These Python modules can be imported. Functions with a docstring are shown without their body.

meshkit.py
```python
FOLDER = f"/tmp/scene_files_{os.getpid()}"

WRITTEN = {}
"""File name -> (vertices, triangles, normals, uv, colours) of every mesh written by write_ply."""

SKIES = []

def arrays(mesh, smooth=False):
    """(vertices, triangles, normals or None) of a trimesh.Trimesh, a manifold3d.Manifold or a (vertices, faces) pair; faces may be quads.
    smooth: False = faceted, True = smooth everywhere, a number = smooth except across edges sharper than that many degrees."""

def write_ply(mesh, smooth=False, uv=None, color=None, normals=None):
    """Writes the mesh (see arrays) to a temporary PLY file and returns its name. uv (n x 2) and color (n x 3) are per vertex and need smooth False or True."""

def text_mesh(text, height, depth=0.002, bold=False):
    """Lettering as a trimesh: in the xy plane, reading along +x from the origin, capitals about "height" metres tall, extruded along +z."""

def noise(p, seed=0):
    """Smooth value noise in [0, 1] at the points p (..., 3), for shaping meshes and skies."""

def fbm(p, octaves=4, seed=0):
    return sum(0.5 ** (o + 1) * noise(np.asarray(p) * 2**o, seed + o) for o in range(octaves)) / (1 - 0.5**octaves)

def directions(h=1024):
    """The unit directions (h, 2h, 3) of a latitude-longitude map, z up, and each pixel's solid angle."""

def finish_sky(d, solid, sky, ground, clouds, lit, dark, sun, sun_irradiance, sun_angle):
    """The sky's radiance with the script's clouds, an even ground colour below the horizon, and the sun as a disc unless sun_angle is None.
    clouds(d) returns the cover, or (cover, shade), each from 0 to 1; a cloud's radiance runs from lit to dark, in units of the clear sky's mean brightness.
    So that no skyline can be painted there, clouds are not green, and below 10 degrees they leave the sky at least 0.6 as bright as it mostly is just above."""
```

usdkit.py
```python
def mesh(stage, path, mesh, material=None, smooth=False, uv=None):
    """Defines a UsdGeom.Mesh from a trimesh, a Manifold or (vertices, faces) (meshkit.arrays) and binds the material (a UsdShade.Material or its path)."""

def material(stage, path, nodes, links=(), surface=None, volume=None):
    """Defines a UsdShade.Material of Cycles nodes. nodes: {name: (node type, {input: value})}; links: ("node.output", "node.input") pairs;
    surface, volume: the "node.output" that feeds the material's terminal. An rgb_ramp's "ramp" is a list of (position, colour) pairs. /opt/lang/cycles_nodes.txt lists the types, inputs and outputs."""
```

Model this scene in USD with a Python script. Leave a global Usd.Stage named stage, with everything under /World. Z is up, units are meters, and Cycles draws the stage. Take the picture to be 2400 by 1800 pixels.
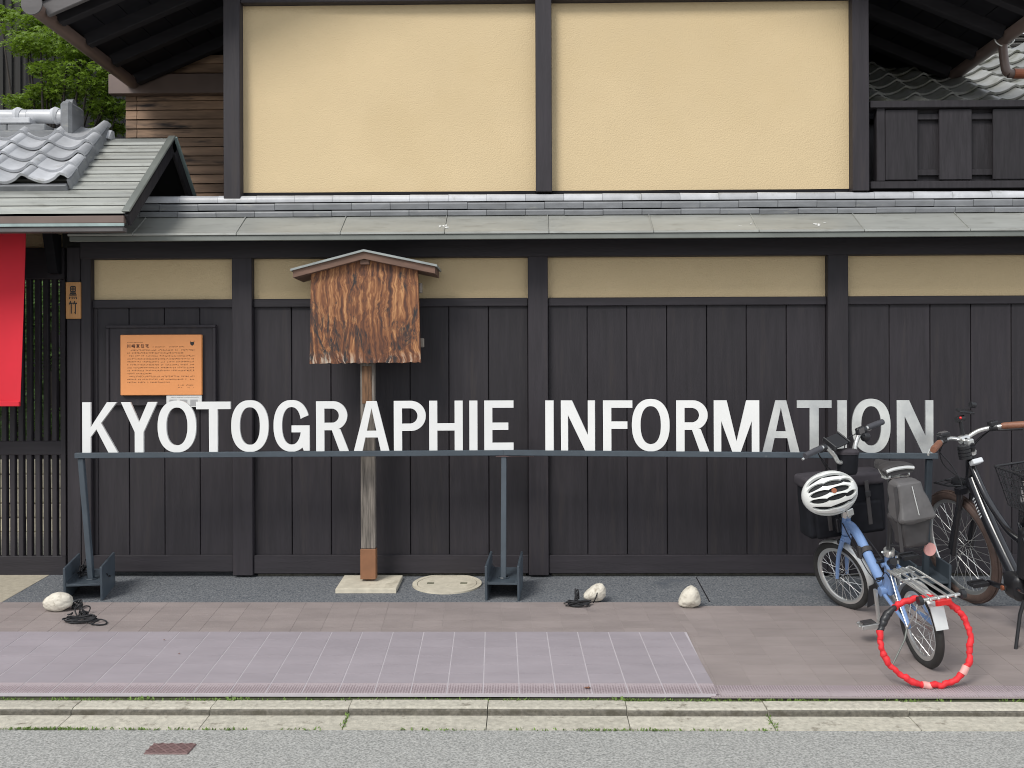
import math, random
import numpy as np, trimesh, usdkit, meshkit
import manifold3d as m3
from shapely.geometry import Polygon, LineString, box as sbox, Point
from shapely.ops import unary_union
from shapely import affinity
from pxr import Usd, UsdGeom, UsdLux, UsdShade, Gf, Sdf

random.seed(7)
rng = np.random.default_rng(7)
stage = Usd.Stage.CreateInMemory()
UsdGeom.SetStageUpAxis(stage, UsdGeom.Tokens.z)
UsdGeom.SetStageMetersPerUnit(stage, 1.0)
UsdGeom.Xform.Define(stage, '/World')
UsdGeom.Scope.Define(stage, '/World/Looks')

# ------------------------------------------------------------------ camera
F, EYE = 2400.0, np.array([0.0, -6.82, 1.278])
YAW, ROLL = math.radians(0.9), math.radians(0.2)
fw = np.array([-math.sin(YAW), math.cos(YAW), 0]); rt = np.array([math.cos(YAW), math.sin(YAW), 0]); up = np.array([0, 0, 1.0])
RV = math.cos(ROLL) * rt - math.sin(ROLL) * up
UV = math.sin(ROLL) * rt + math.cos(ROLL) * up
cam = UsdGeom.Camera.Define(stage, '/World/camera')
cam.CreateHorizontalApertureAttr(36.0); cam.CreateVerticalApertureAttr(27.0)
cam.CreateFocalLengthAttr(36.0 * F / 2400); cam.CreateClippingRangeAttr(Gf.Vec2f(0.1, 2000))
EXPOSURE = 0.86
cam.CreateExposureAttr(EXPOSURE)
mtx = np.eye(4); mtx[0, :3], mtx[1, :3], mtx[2, :3], mtx[3, :3] = RV, UV, -fw, EYE
cam.AddTransformOp().Set(Gf.Matrix4d(mtx.tolist()))

# ------------------------------------------------------------------ sky and soft sun of a bright overcast day
SUN = np.array([-0.48, -0.74, 0.84]); SUN /= np.linalg.norm(SUN)
dome = UsdLux.DomeLight.Define(stage, '/World/sky')
dome.GetPrim().SetCustomDataByKey('kind', 'structure')
skymat = usdkit.material(stage, '/World/Looks/sky_overcast', {
    's': ('sky_texture', dict(sky_type='single_scattering', sun_disc=False, sun_elevation=float(math.asin(SUN[2])), sun_rotation=float(math.atan2(SUN[0], SUN[1])))),
    'tc': ('texture_coordinate', {}),
    'n': ('noise_texture', dict(scale=2.2, detail=4.0)),
    'r': ('rgb_ramp', dict(ramp=[(0.3, (3.6, 3.85, 4.25)), (0.7, (6.0, 6.2, 6.4))])),
    'm': ('mix_color', dict(fac=0.86, use_clamp_result=False)),
    'b': ('background_shader', dict(strength=0.115))},
    [('tc.generated', 'n.vector'), ('n.fac', 'r.fac'), ('s.color', 'm.a'), ('r.color', 'm.b'), ('m.result', 'b.color')], surface='b.background')
UsdShade.MaterialBindingAPI.Apply(dome.GetPrim()).Bind(skymat)
sun = UsdLux.DistantLight.Define(stage, '/World/sun')
sun.CreateIntensityAttr(0.40); sun.CreateAngleAttr(22.0); sun.CreateColorAttr(Gf.Vec3f(1.0, 0.97, 0.92)); sun.CreateNormalizeAttr(True)
zc = SUN; xc = np.cross([0, 0, 1.0], zc); xc /= np.linalg.norm(xc); yc = np.cross(zc, xc)
sm = np.eye(4); sm[0, :3], sm[1, :3], sm[2, :3] = xc, yc, zc
sun.AddTransformOp().Set(Gf.Matrix4d(sm.tolist()))

# ------------------------------------------------------------------ helpers
SLOPE = 0.08                                        # the pavement falls towards the street
def ray(px, py):
    return fw + (px - 1200) / F * RV + (900 - py) / F * UV
def P(px, py, y):                                   # photo pixel -> point on the wall-parallel plane y
    d = ray(px, py); return EYE + d * (y - EYE[1]) / d[1]
def PZ(px, py, z):
    d = ray(px, py); return EYE + d * (z - EYE[2]) / d[2]
def G(px, py, h=0.0):                               # -> point on the sloping pavement
    d = ray(px, py); t = (h + SLOPE * EYE[1] - EYE[2]) / (d[2] - SLOPE * d[1]); return EYE + t * d
def X(px, y, py=900): return P(px, py, y)[0]
def Z(py, y, px=1200): return P(px, py, y)[2]
def gz(y): return SLOPE * y

counts = {}
def numbered(path):
    n = counts.get(path, 0); counts[path] = n + 1
    return path if n == 0 else f'{path}_{n:03d}'
frames = {}
def data(path, **kw):
    p = stage.GetPrimAtPath(path)
    for k, v in kw.items():
        if v: p.SetCustomDataByKey(k, v)
def thing(name, label, category, loc=(0, 0, 0), matrix=None, group=None):
    path = numbered('/World/' + name)
    x = UsdGeom.Xform.Define(stage, path)
    if matrix is None:
        matrix = np.eye(4); matrix[:3, 3] = loc
    x.AddTransformOp().Set(Gf.Matrix4d(matrix.T.tolist()))
    frames[path] = np.linalg.inv(matrix)
    data(path, label=label, category=category, group=group)
    return path
def obj(parent, name, mesh, mat, label=None, smooth=False, local=False):
    path = numbered(parent + '/' + name)
    v, f, _ = meshkit.arrays(mesh)
    top = '/'.join(path.split('/')[:3])
    if not local and top in frames:
        m = frames[top]; v = v @ m[:3, :3].T + m[:3, 3]
    usdkit.mesh(stage, path, (v, f), mat, smooth=smooth)
    if label: data(path, label=label)
    return path
def single(name, mesh, mat, label, category, group=None, smooth=False, kind=None):
    path = obj('/World', name, mesh, mat, smooth=smooth)
    data(path, label=label, category=category, group=group, kind=kind)
    return path
def struct(name, mesh, mat, smooth=False):
    path = obj('/World', name, mesh, mat, smooth=smooth); data(path, kind='structure'); return path

def cat(*ms):
    out = []
    for m in ms:
        if isinstance(m, (list, tuple)): out += list(m)
        else: out.append(m)
    return trimesh.util.concatenate(out)
def box(x0, x1, y0, y1, z0, z1, b=0.0):
    if x1 < x0: x0, x1 = x1, x0
    if y1 < y0: y0, y1 = y1, y0
    if z1 < z0: z0, z1 = z1, z0
    if b <= 0:
        m = trimesh.creation.box([x1 - x0, y1 - y0, z1 - z0]); m.apply_translation([(x0 + x1) / 2, (y0 + y1) / 2, (z0 + z1) / 2]); return m
    b = min(b, (x1 - x0) * .45, (y1 - y0) * .45, (z1 - z0) * .45)
    pts = []
    for x, sx in ((x0, 1), (x1, -1)):
        for y, sy in ((y0, 1), (y1, -1)):
            for z, sz in ((z0, 1), (z1, -1)):
                pts += [(x, y + sy * b, z + sz * b), (x + sx * b, y, z + sz * b), (x + sx * b, y + sy * b, z)]
    return trimesh.convex.convex_hull(np.array(pts))
def hull(pts): return trimesh.convex.convex_hull(np.array(pts, float))
def beam(a, b, w, h, bev=0.004, upv=(0, 0, 1)):
    a, b = np.array(a, float), np.array(b, float); d = b - a; L = np.linalg.norm(d); d /= L
    s = np.cross(d, upv); s /= np.linalg.norm(s); u = np.cross(s, d)
    m = box(0, L, -w / 2, w / 2, -h / 2, h / 2, bev)
    t = np.eye(4); t[:3, 0], t[:3, 1], t[:3, 2], t[:3, 3] = d, -s, u, a
    m.apply_transform(t); return m
def spline(pts, n=8, closed=False):
    p = np.array(pts, float); N = len(p); out = []
    rngN = N if closed else N - 1
    for i in range(rngN):
        if closed: p0, p1, p2, p3 = p[(i - 1) % N], p[i], p[(i + 1) % N], p[(i + 2) % N]
        else: p0, p1, p2, p3 = p[max(i - 1, 0)], p[i], p[i + 1], p[min(i + 2, N - 1)]
        for t in np.arange(n) / n:
            out.append(.5 * ((2 * p1) + (-p0 + p2) * t + (2 * p0 - 5 * p1 + 4 * p2 - p3) * t * t + (-p0 + 3 * p1 - 3 * p2 + p3) * t ** 3))
    if not closed: out.append(p[-1])
    return np.array(out)
def tube(pts, r, sides=8, closed=False, caps=True):
    p = np.array(pts, float); N = len(p); r = np.broadcast_to(r, (N,)).astype(float)
    if closed: t = np.roll(p, -1, 0) - np.roll(p, 1, 0)
    else: t = np.gradient(p, axis=0)
    t /= np.linalg.norm(t, axis=1, keepdims=True) + 1e-12
    a = np.zeros_like(p); ref = np.array([0, 0, 1.0]) if abs(t[0][2]) < .9 else np.array([1.0, 0, 0])
    a0 = np.cross(t[0], ref); a0 /= np.linalg.norm(a0)
    for i in range(N):
        a0 = a0 - t[i] * (a0 @ t[i]); a0 /= np.linalg.norm(a0) + 1e-12; a[i] = a0
    b = np.cross(t, a); ang = np.arange(sides) * 2 * math.pi / sides
    v = p[:, None] + r[:, None, None] * (np.cos(ang)[None, :, None] * a[:, None] + np.sin(ang)[None, :, None] * b[:, None])
    v = v.reshape(-1, 3); f = []
    for i in range(N if closed else N - 1):
        j = (i + 1) % N
        for k in range(sides):
            l = (k + 1) % sides
            f += [[i * sides + k, i * sides + l, j * sides + l], [i * sides + k, j * sides + l, j * sides + k]]
    if caps and not closed:
        v = np.vstack([v, p[0], p[-1]]); c0, c1 = len(v) - 2, len(v) - 1
        for k in range(sides):
            l = (k + 1) % sides
            f += [[c0, l, k], [c1, (N - 1) * sides + k, (N - 1) * sides + l]]
    return trimesh.Trimesh(v, np.array(f), process=False)
def rod(a, b, r, sides=8): return tube([a, b], r, sides)
def extr(poly, depth):
    gs = getattr(poly, 'geoms', [poly])
    return cat([trimesh.creation.extrude_polygon(g, depth, engine='earcut') for g in gs if g.area > 1e-9])
def upright(m, origin, ex, ey=(0, 0, 1)):
    """mesh drawn in xy with depth z -> x along ex, y along ey, depth along ex cross ey (towards the viewer)"""
    ex, ey = np.array(ex, float), np.array(ey, float); t = np.eye(4)
    t[:3, 0], t[:3, 1], t[:3, 2], t[:3, 3] = ex, ey, np.cross(ex, ey), origin
    m = m.copy(); m.apply_transform(t); return m
def disc(c, axis, r, h, sides=20, r2=None):
    axis = np.array(axis, float); axis /= np.linalg.norm(axis); c = np.array(c, float)
    return tube([c - axis * h / 2, c + axis * h / 2], [r, r if r2 is None else r2], sides)
def rotm(axis, deg, point=(0, 0, 0)): return trimesh.transformations.rotation_matrix(math.radians(deg), axis, point)
def moved(m, *ts):
    m = m.copy()
    for t in ts: m.apply_transform(t)
    return m
def rounded(size, r, n=2):
    """rounded box as a hull of spheres, centred"""
    s = np.array(size) / 2 - r; sp = trimesh.creation.icosphere(n, r).vertices
    return hull(np.vstack([sp + s * np.array(c) for c in np.ndindex(2, 2, 2) for c in [np.array(c) * 2 - 1]]))

# ------------------------------------------------------------------ materials
def mat(name, col, rough=0.6, var=0.15, scale=6.0, stretch=(1, 1, 1), bump=0.0, bscale=120.0, bstretch=None, metallic=0.0, coat=0.0, rnd=0.0, detail=5.0, spec=0.5, col2=None, mottle=None):
    col = np.array(col, float)
    lo, hi = col * (1 - var), col * (1 + var)
    if col2 is not None: lo, hi = col, np.array(col2, float)
    n = {'tc': ('texture_coordinate', {}), 'mp': ('mapping', dict(scale=stretch)), 'n': ('noise_texture', dict(scale=scale, detail=detail, roughness=0.6)),
         'r': ('rgb_ramp', dict(ramp=[(0.3, tuple(lo)), (0.7, tuple(hi))])),
         'p': ('principled_bsdf', dict(roughness=rough, metallic=metallic, coat_weight=coat, specular_ior_level=spec))}
    l = [('tc.object', 'mp.vector'), ('mp.vector', 'n.vector'), ('n.fac', 'r.fac')]
    out = 'r.color'
    if mottle:                                      # (scale, colour, threshold): blotches of another colour
        n['n3'] = ('noise_texture', dict(scale=mottle[0], detail=4.0, roughness=0.65)); l.append(('mp.vector', 'n3.vector'))
        n['mr'] = ('map_range', dict(from_min=mottle[2], from_max=mottle[2] + 0.14)); l.append(('n3.fac', 'mr.value'))
        n['mm'] = ('mix_color', dict(b=tuple(mottle[1]))); l += [('mr.result', 'mm.fac'), (out, 'mm.a')]; out = 'mm.result'
    if rnd:
        n['oi'] = ('object_info', {}); n['rr'] = ('map_range', dict(to_min=1 - rnd, to_max=1 + rnd))
        n['hv'] = ('hsv', {}); l += [('oi.random', 'rr.value'), ('rr.result', 'hv.value'), (out, 'hv.color')]; out = 'hv.color'
    l.append((out, 'p.base_color'))
    if bump:
        n['mp2'] = ('mapping', dict(scale=bstretch or stretch)); n['n2'] = ('noise_texture', dict(scale=bscale, detail=3.0)); n['b'] = ('bump', dict(strength=min(1.0, bump), distance=0.004))
        l += [('tc.object', 'mp2.vector'), ('mp2.vector', 'n2.vector'), ('n2.fac', 'b.height'), ('b.normal', 'p.normal')]
    return usdkit.material(stage, '/World/Looks/' + name, n, l, surface='p.BSDF')

M = {}
M['plaster'] = mat('ochre_plaster', (0.555, 0.435, 0.265), 0.9, 0.05, 1.2, bump=0.9, bscale=115, spec=0.2, mottle=(0.7, (0.54, 0.42, 0.25), 0.52))
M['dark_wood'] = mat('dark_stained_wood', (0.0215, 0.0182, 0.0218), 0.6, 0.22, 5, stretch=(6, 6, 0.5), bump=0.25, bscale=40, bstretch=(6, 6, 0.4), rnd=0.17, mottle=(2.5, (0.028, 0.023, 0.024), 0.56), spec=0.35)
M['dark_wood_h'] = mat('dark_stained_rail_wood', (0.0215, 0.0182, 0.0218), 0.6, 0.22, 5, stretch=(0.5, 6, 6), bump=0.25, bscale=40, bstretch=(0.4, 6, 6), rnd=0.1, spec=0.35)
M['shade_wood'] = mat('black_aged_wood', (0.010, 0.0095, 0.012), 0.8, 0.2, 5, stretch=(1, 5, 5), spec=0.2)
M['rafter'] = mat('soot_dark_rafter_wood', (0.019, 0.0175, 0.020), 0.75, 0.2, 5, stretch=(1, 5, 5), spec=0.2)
M['grey_wood'] = mat('weathered_fence_wood', (0.022, 0.0195, 0.0225), 0.7, 0.3, 7, stretch=(6, 6, 0.6), bump=0.4, bscale=50, bstretch=(6, 6, 0.5), rnd=0.12, spec=0.3)
M['barge'] = mat('grey_barge_wood', (0.085, 0.078, 0.078), 0.7, 0.2, 5, stretch=(1, 5, 5))
M['gutter'] = mat('brown_painted_gutter', (0.13, 0.09, 0.075), 0.4, 0.15, 4)
M['copper'] = mat('copper_band', (0.3, 0.1, 0.05), 0.4, 0.25, 10, metallic=0.5)
M['siding'] = mat('weathered_brown_siding', (0.26, 0.165, 0.105), 0.8, 0.35, 5, stretch=(0.6, 4, 4), bump=0.3, bscale=30, rnd=0.25, mottle=(3, (0.03, 0.022, 0.02), 0.55))
M['tile'] = mat('silver_grey_roof_tile', (0.40, 0.405, 0.42), 0.38, 0.18, 6, bump=0.15, bscale=60, rnd=0.18, spec=0.5, mottle=(7, (0.27, 0.27, 0.26), 0.6))
M['old_tile'] = mat('mossy_grey_roof_tile', (0.20, 0.20, 0.185), 0.4, 0.25, 6, bump=0.12, bscale=60, rnd=0.2, mottle=(6, (0.12, 0.12, 0.095), 0.5))
M['noshi'] = mat('flat_ridge_tile', (0.165, 0.17, 0.178), 0.5, 0.2, 7, stretch=(1, 1, 3), bump=0.15, bscale=70, rnd=0.12, mottle=(9, (0.24, 0.24, 0.22), 0.6))
M['zinc'] = mat('aged_zinc_sheet', (0.335, 0.34, 0.315), 0.42, 0.12, 3, stretch=(1, 4, 4), metallic=0.35, rnd=0.07, mottle=(5, (0.25, 0.25, 0.225), 0.56))
M['fascia'] = mat('zinc_fascia', (0.16, 0.17, 0.155), 0.5, 0.15, 4, metallic=0.3)
M['verdigris'] = mat('verdigris_edge', (0.25, 0.32, 0.31), 0.5, 0.2, 8)
M['asphalt'] = mat('road_asphalt', (0.165, 0.167, 0.157), 0.85, 0.42, 105, detail=2, bump=1.0, bscale=110, spec=0.3, col2=(0.43, 0.425, 0.40))
M['tarmac'] = mat('dark_speckled_tarmac', (0.048, 0.056, 0.068), 0.8, 0.1, 90, detail=2, bump=1.0, bscale=100, spec=0.35, col2=(0.21, 0.215, 0.22), mottle=(1.6, (0.075, 0.084, 0.098), 0.62))
M['concrete'] = mat('beige_concrete', (0.36, 0.32, 0.245), 0.9, 0.15, 30, bump=0.4, bscale=120, mottle=(3, (0.28, 0.25, 0.19), 0.56))
M['kerb'] = mat('kerb_stone', (0.40, 0.375, 0.31), 0.9, 0.22, 45, bump=0.8, bscale=130, rnd=0.08, mottle=(14, (0.17, 0.15, 0.115), 0.58))
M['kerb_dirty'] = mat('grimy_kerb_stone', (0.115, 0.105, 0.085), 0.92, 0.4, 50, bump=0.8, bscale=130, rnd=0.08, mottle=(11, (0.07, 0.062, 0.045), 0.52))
M['soil'] = mat('mossy_soil', (0.045, 0.05, 0.022), 0.95, 0.5, 14, bump=0.8, bscale=60)
M['moss'] = mat('green_moss', (0.12, 0.19, 0.04), 0.8, 0.35, 30)
M['stand'] = mat('slate_blue_painted_steel', (0.046, 0.059, 0.072), 0.42, 0.14, 9, bump=0.1, bscale=40, mottle=(20, (0.12, 0.13, 0.135), 0.68))
M['letter'] = mat('white_satin_letter', (0.66, 0.66, 0.645), 0.34, 0.05, 2.5, bump=0.05, bscale=90)
M['steel_letter'] = mat('brushed_steel_letter', (0.40, 0.41, 0.42), 0.3, 0.05, 3.2, metallic=0.7, col2=(0.78, 0.78, 0.74))
M['stone'] = mat('pale_river_stone', (0.56, 0.52, 0.44), 0.85, 0.12, 18, bump=0.5, bscale=70, mottle=(26, (0.33, 0.29, 0.23), 0.54))
M['slab'] = mat('cream_stone_slab', (0.50, 0.455, 0.36), 0.85, 0.14, 12, bump=0.4, bscale=60, mottle=(9, (0.38, 0.34, 0.26), 0.58))
M['cord'] = mat('black_cord', (0.012, 0.012, 0.014), 0.7, 0.2, 60)
M['black'] = mat('black_plastic', (0.014, 0.014, 0.016), 0.4, 0.15, 10)
M['black_fabric'] = mat('black_fabric', (0.0085, 0.009, 0.012), 0.85, 0.25, 18, bump=0.3, bscale=200, spec=0.2)
M['plum_fabric'] = mat('dark_plum_fabric', (0.045, 0.04, 0.046), 0.85, 0.2, 18, bump=0.3, bscale=240, spec=0.25)
M['grey_fabric'] = mat('grey_nylon', (0.085, 0.080, 0.080), 0.6, 0.18, 9, bump=0.25, bscale=60)
M['dark_nylon'] = mat('dark_nylon', (0.035, 0.032, 0.033), 0.65, 0.2, 9, bump=0.25, bscale=60)
M['blue_paint'] = mat('light_blue_bike_paint', (0.165, 0.262, 0.47), 0.3, 0.06, 8, coat=0.4)
M['silver'] = mat('bright_alloy', (0.66, 0.66, 0.64), 0.28, 0.06, 12, metallic=0.85)
M['mudguard'] = mat('silver_mudguard', (0.62, 0.62, 0.60), 0.3, 0.05, 8, metallic=0.45)
M['rubber'] = mat('black_rubber', (0.022, 0.021, 0.020), 0.75, 0.2, 30, bump=0.4, bscale=150)
M['brown_rubber'] = mat('brown_tyre_rubber', (0.085, 0.055, 0.045), 0.75, 0.2, 30, bump=0.6, bscale=130)
M['brown_grip'] = mat('brown_leather_grip', (0.20, 0.085, 0.05), 0.55, 0.2, 25, bump=0.3, bscale=100)
M['grey_grip'] = mat('grey_rubber_grip', (0.05, 0.05, 0.058), 0.6, 0.1, 20)
M['ebike'] = mat('black_gloss_frame', (0.010, 0.010, 0.012), 0.22, 0.1, 8, coat=0.5)
M['white_paint'] = mat('white_print', (0.6, 0.62, 0.64), 0.5, 0.05, 8)
M['helmet'] = mat('white_helmet_shell', (0.76, 0.77, 0.74), 0.25, 0.03, 6, coat=0.5)
M['liner'] = mat('dark_helmet_liner', (0.012, 0.013, 0.014), 0.8, 0.2, 20)
M['red'] = mat('red_lock_sleeve', (0.62, 0.018, 0.025), 0.65, 0.18, 30, bump=0.4, bscale=90)
M['red_cloth'] = mat('red_banner_cloth', (0.55, 0.011, 0.026), 0.8, 0.05, 3, bump=0.1, bscale=300)
M['red_plastic'] = mat('red_lens', (0.55, 0.02, 0.02), 0.2, 0.1, 8)
M['pink'] = mat('pale_pink_patch', (0.66, 0.33, 0.30), 0.5, 0.1, 20)
M['amber'] = mat('amber_reflector', (0.65, 0.25, 0.03), 0.3, 0.1, 10)
M['orange_board'] = mat('orange_notice_panel', (0.72, 0.285, 0.095), 0.45, 0.06, 3)
M['print'] = mat('dark_brown_print', (0.10, 0.033, 0.014), 0.7, 0.1, 20)
M['ink'] = mat('black_ink', (0.025, 0.02, 0.016), 0.7, 0.1, 20)
M['plaque'] = mat('varnished_nameplate_wood', (0.42, 0.20, 0.06), 0.45, 0.15, 8, stretch=(8, 8, 0.7))
M['paper'] = mat('white_label', (0.62, 0.62, 0.60), 0.6, 0.04, 10)
M['paper_grey'] = mat('grey_print', (0.34, 0.34, 0.34), 0.6, 0.04, 10)
M['iron'] = mat('rusty_cast_iron', (0.17, 0.105, 0.10), 0.6, 0.25, 30, metallic=0.2, bump=0.3, bscale=80)
M['weathered_post'] = mat('grey_weathered_post', (0.155, 0.135, 0.115), 0.85, 0.75, 6, stretch=(14, 14, 0.7), bump=0.6, bscale=22, bstretch=(10, 10, 0.5), detail=7)
M['post_brown'] = mat('brown_weathered_post', (0.13, 0.065, 0.030), 0.75, 0.75, 6, stretch=(12, 12, 0.9), bump=0.5, bscale=22, bstretch=(10, 10, 0.5), detail=7)
M['sleeve'] = mat('brown_copper_sleeve', (0.22, 0.10, 0.048), 0.55, 0.14, 12, metallic=0.15)
M['roof_wood'] = mat('aged_roof_wood', (0.135, 0.078, 0.055), 0.8, 0.25, 6, stretch=(1, 5, 5))
M['roof_sheet'] = mat('lead_grey_sheet', (0.27, 0.29, 0.28), 0.5, 0.2, 10, metallic=0.2)
M['mat_brown'] = mat('brown_floor_mat', (0.252, 0.213, 0.201), 0.7, 0.12, 2.2, stretch=(1, 3, 1), bump=0.5, bscale=190, rnd=0.05)
M['mat_lavender'] = mat('lavender_grey_floor_mat', (0.285, 0.253, 0.272), 0.7, 0.08, 2.2, stretch=(1, 3, 1), bump=0.5, bscale=190, rnd=0.035)
M['mat_pink'] = usdkit.material(stage, '/World/Looks/perforated_mat_edge', {
    'tc': ('texture_coordinate', {}), 'v': ('voronoi_texture', dict(scale=80.0, randomness=0.15, metric='euclidean', feature='f1')),
    'r': ('rgb_ramp', dict(ramp=[(0.0, (0.16, 0.125, 0.135)), (0.32, (0.18, 0.14, 0.15)), (0.5, (0.34, 0.285, 0.295)), (1.0, (0.37, 0.315, 0.325))])),
    'b': ('bump', dict(strength=0.6, distance=0.003)), 'p': ('principled_bsdf', dict(roughness=0.7))},
    [('tc.object', 'v.vector'), ('v.distance', 'r.fac'), ('r.color', 'p.base_color'), ('v.distance', 'b.height'), ('b.normal', 'p.normal')], surface='p.BSDF')
M['mat_joint_brown'] = mat('brown_mat_joint', (0.30, 0.258, 0.246), 0.8, 0.12, 9)
M['mat_joint_lavender'] = mat('lavender_mat_joint', (0.42, 0.385, 0.405), 0.8, 0.08, 9)
M['bark'] = mat('bark', (0.03, 0.024, 0.02), 0.9, 0.3, 12, bump=0.6, bscale=40)
M['far_wall'] = mat('dark_grey_far_wall', (0.016, 0.015, 0.0135), 0.85, 0.2, 4, stretch=(14, 1, 0.3))
M['pale_wall'] = mat('pale_far_wall', (0.6, 0.58, 0.56), 0.8, 0.06, 2)
M['gravel'] = mat('pale_gravel', (0.42, 0.39, 0.31), 0.9, 0.3, 45, bump=0.8, bscale=80)
M['garden_stone'] = mat('pale_garden_stone', (0.50, 0.46, 0.36), 0.9, 0.2, 10, bump=0.5, bscale=30, rnd=0.15)

def leaf_mat(name, col):
    return usdkit.material(stage, '/World/Looks/' + name, {
        'g': ('geometry', {}), 'r': ('rgb_ramp', dict(ramp=[(0.0, tuple(np.array(col) * 0.55)), (0.6, tuple(col)), (1.0, tuple(np.array(col) * [2.2, 1.9, 1.4]))])),
        'd': ('principled_bsdf', dict(roughness=0.5)), 't': ('translucent_bsdf', {}), 'm': ('mix_closure', dict(fac=0.4))},
        [('g.random_per_island', 'r.fac'), ('r.color', 'd.base_color'), ('r.color', 't.color'), ('d.BSDF', 'm.closure1'), ('t.BSDF', 'm.closure2')], surface='m.closure')
M['maple'] = leaf_mat('maple_leaves', (0.25, 0.40, 0.035))
M['shrub'] = leaf_mat('shrub_leaves', (0.16, 0.30, 0.07))

FRAY = P(728, 852, -.28)[2] - gz(-.25)                  # the board's lower edge above the foot of its post
# weathered notice wood: vertical grain, scorched patches
M['notice_wood'] = usdkit.material(stage, '/World/Looks/scorched_notice_wood', {
    'tc': ('texture_coordinate', {}), 'mp': ('mapping', dict(scale=(1, 1, 0.035))),
    'd': ('noise_texture', dict(scale=5.0, detail=3.0, distortion=0.6)), 'vm': ('vector_math', dict(math_type='multiply_add', vector2=(0.09, 0.09, 0.09))),
    'n': ('noise_texture', dict(scale=50.0, detail=6.0, roughness=0.6)),
    'r': ('rgb_ramp', dict(ramp=[(0.30, (0.022, 0.008, 0.005)), (0.43, (0.085, 0.026, 0.009)), (0.55, (0.195, 0.070, 0.022)), (0.70, (0.44, 0.215, 0.085))])),
    'mp2': ('mapping', dict(scale=(1.5, 1.5, 0.6))), 'n2': ('noise_texture', dict(scale=7.0, detail=5.0, roughness=0.7, distortion=0.9)),
    'mr': ('map_range', dict(from_min=0.53, from_max=0.62)), 'mx': ('mix_color', dict(b=(0.014, 0.010, 0.010))),
    'sx': ('separate_xyz', {}), 'fz': ('map_range', dict(from_min=FRAY + .075, from_max=FRAY, clamp=True)), 'fn': ('map_range', dict(from_min=0.52, from_max=0.62, clamp=True)), 'fm': ('math', dict(math_type='multiply')), 'fx': ('mix_color', dict(b=(0.42, 0.36, 0.29))),
    'b': ('bump', dict(strength=0.7, distance=0.004)), 'p': ('principled_bsdf', dict(roughness=0.6))},
    [('tc.object', 'd.vector'), ('d.color', 'vm.vector1'), ('tc.object', 'vm.vector3'), ('vm.vector', 'mp.vector'), ('mp.vector', 'n.vector'), ('n.fac', 'r.fac'),
     ('tc.object', 'mp2.vector'), ('mp2.vector', 'n2.vector'), ('n2.fac', 'mr.value'), ('mr.result', 'mx.fac'), ('r.color', 'mx.a'), ('mx.result', 'fx.a'),
     ('tc.object', 'sx.vector'), ('sx.z', 'fz.value'), ('n.fac', 'fn.value'), ('fz.result', 'fm.value1'), ('fn.result', 'fm.value2'), ('fm.value', 'fx.fac'), ('fx.result', 'p.base_color'),
     ('n.fac', 'b.height'), ('b.normal', 'p.normal')], surface='p.BSDF')

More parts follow.
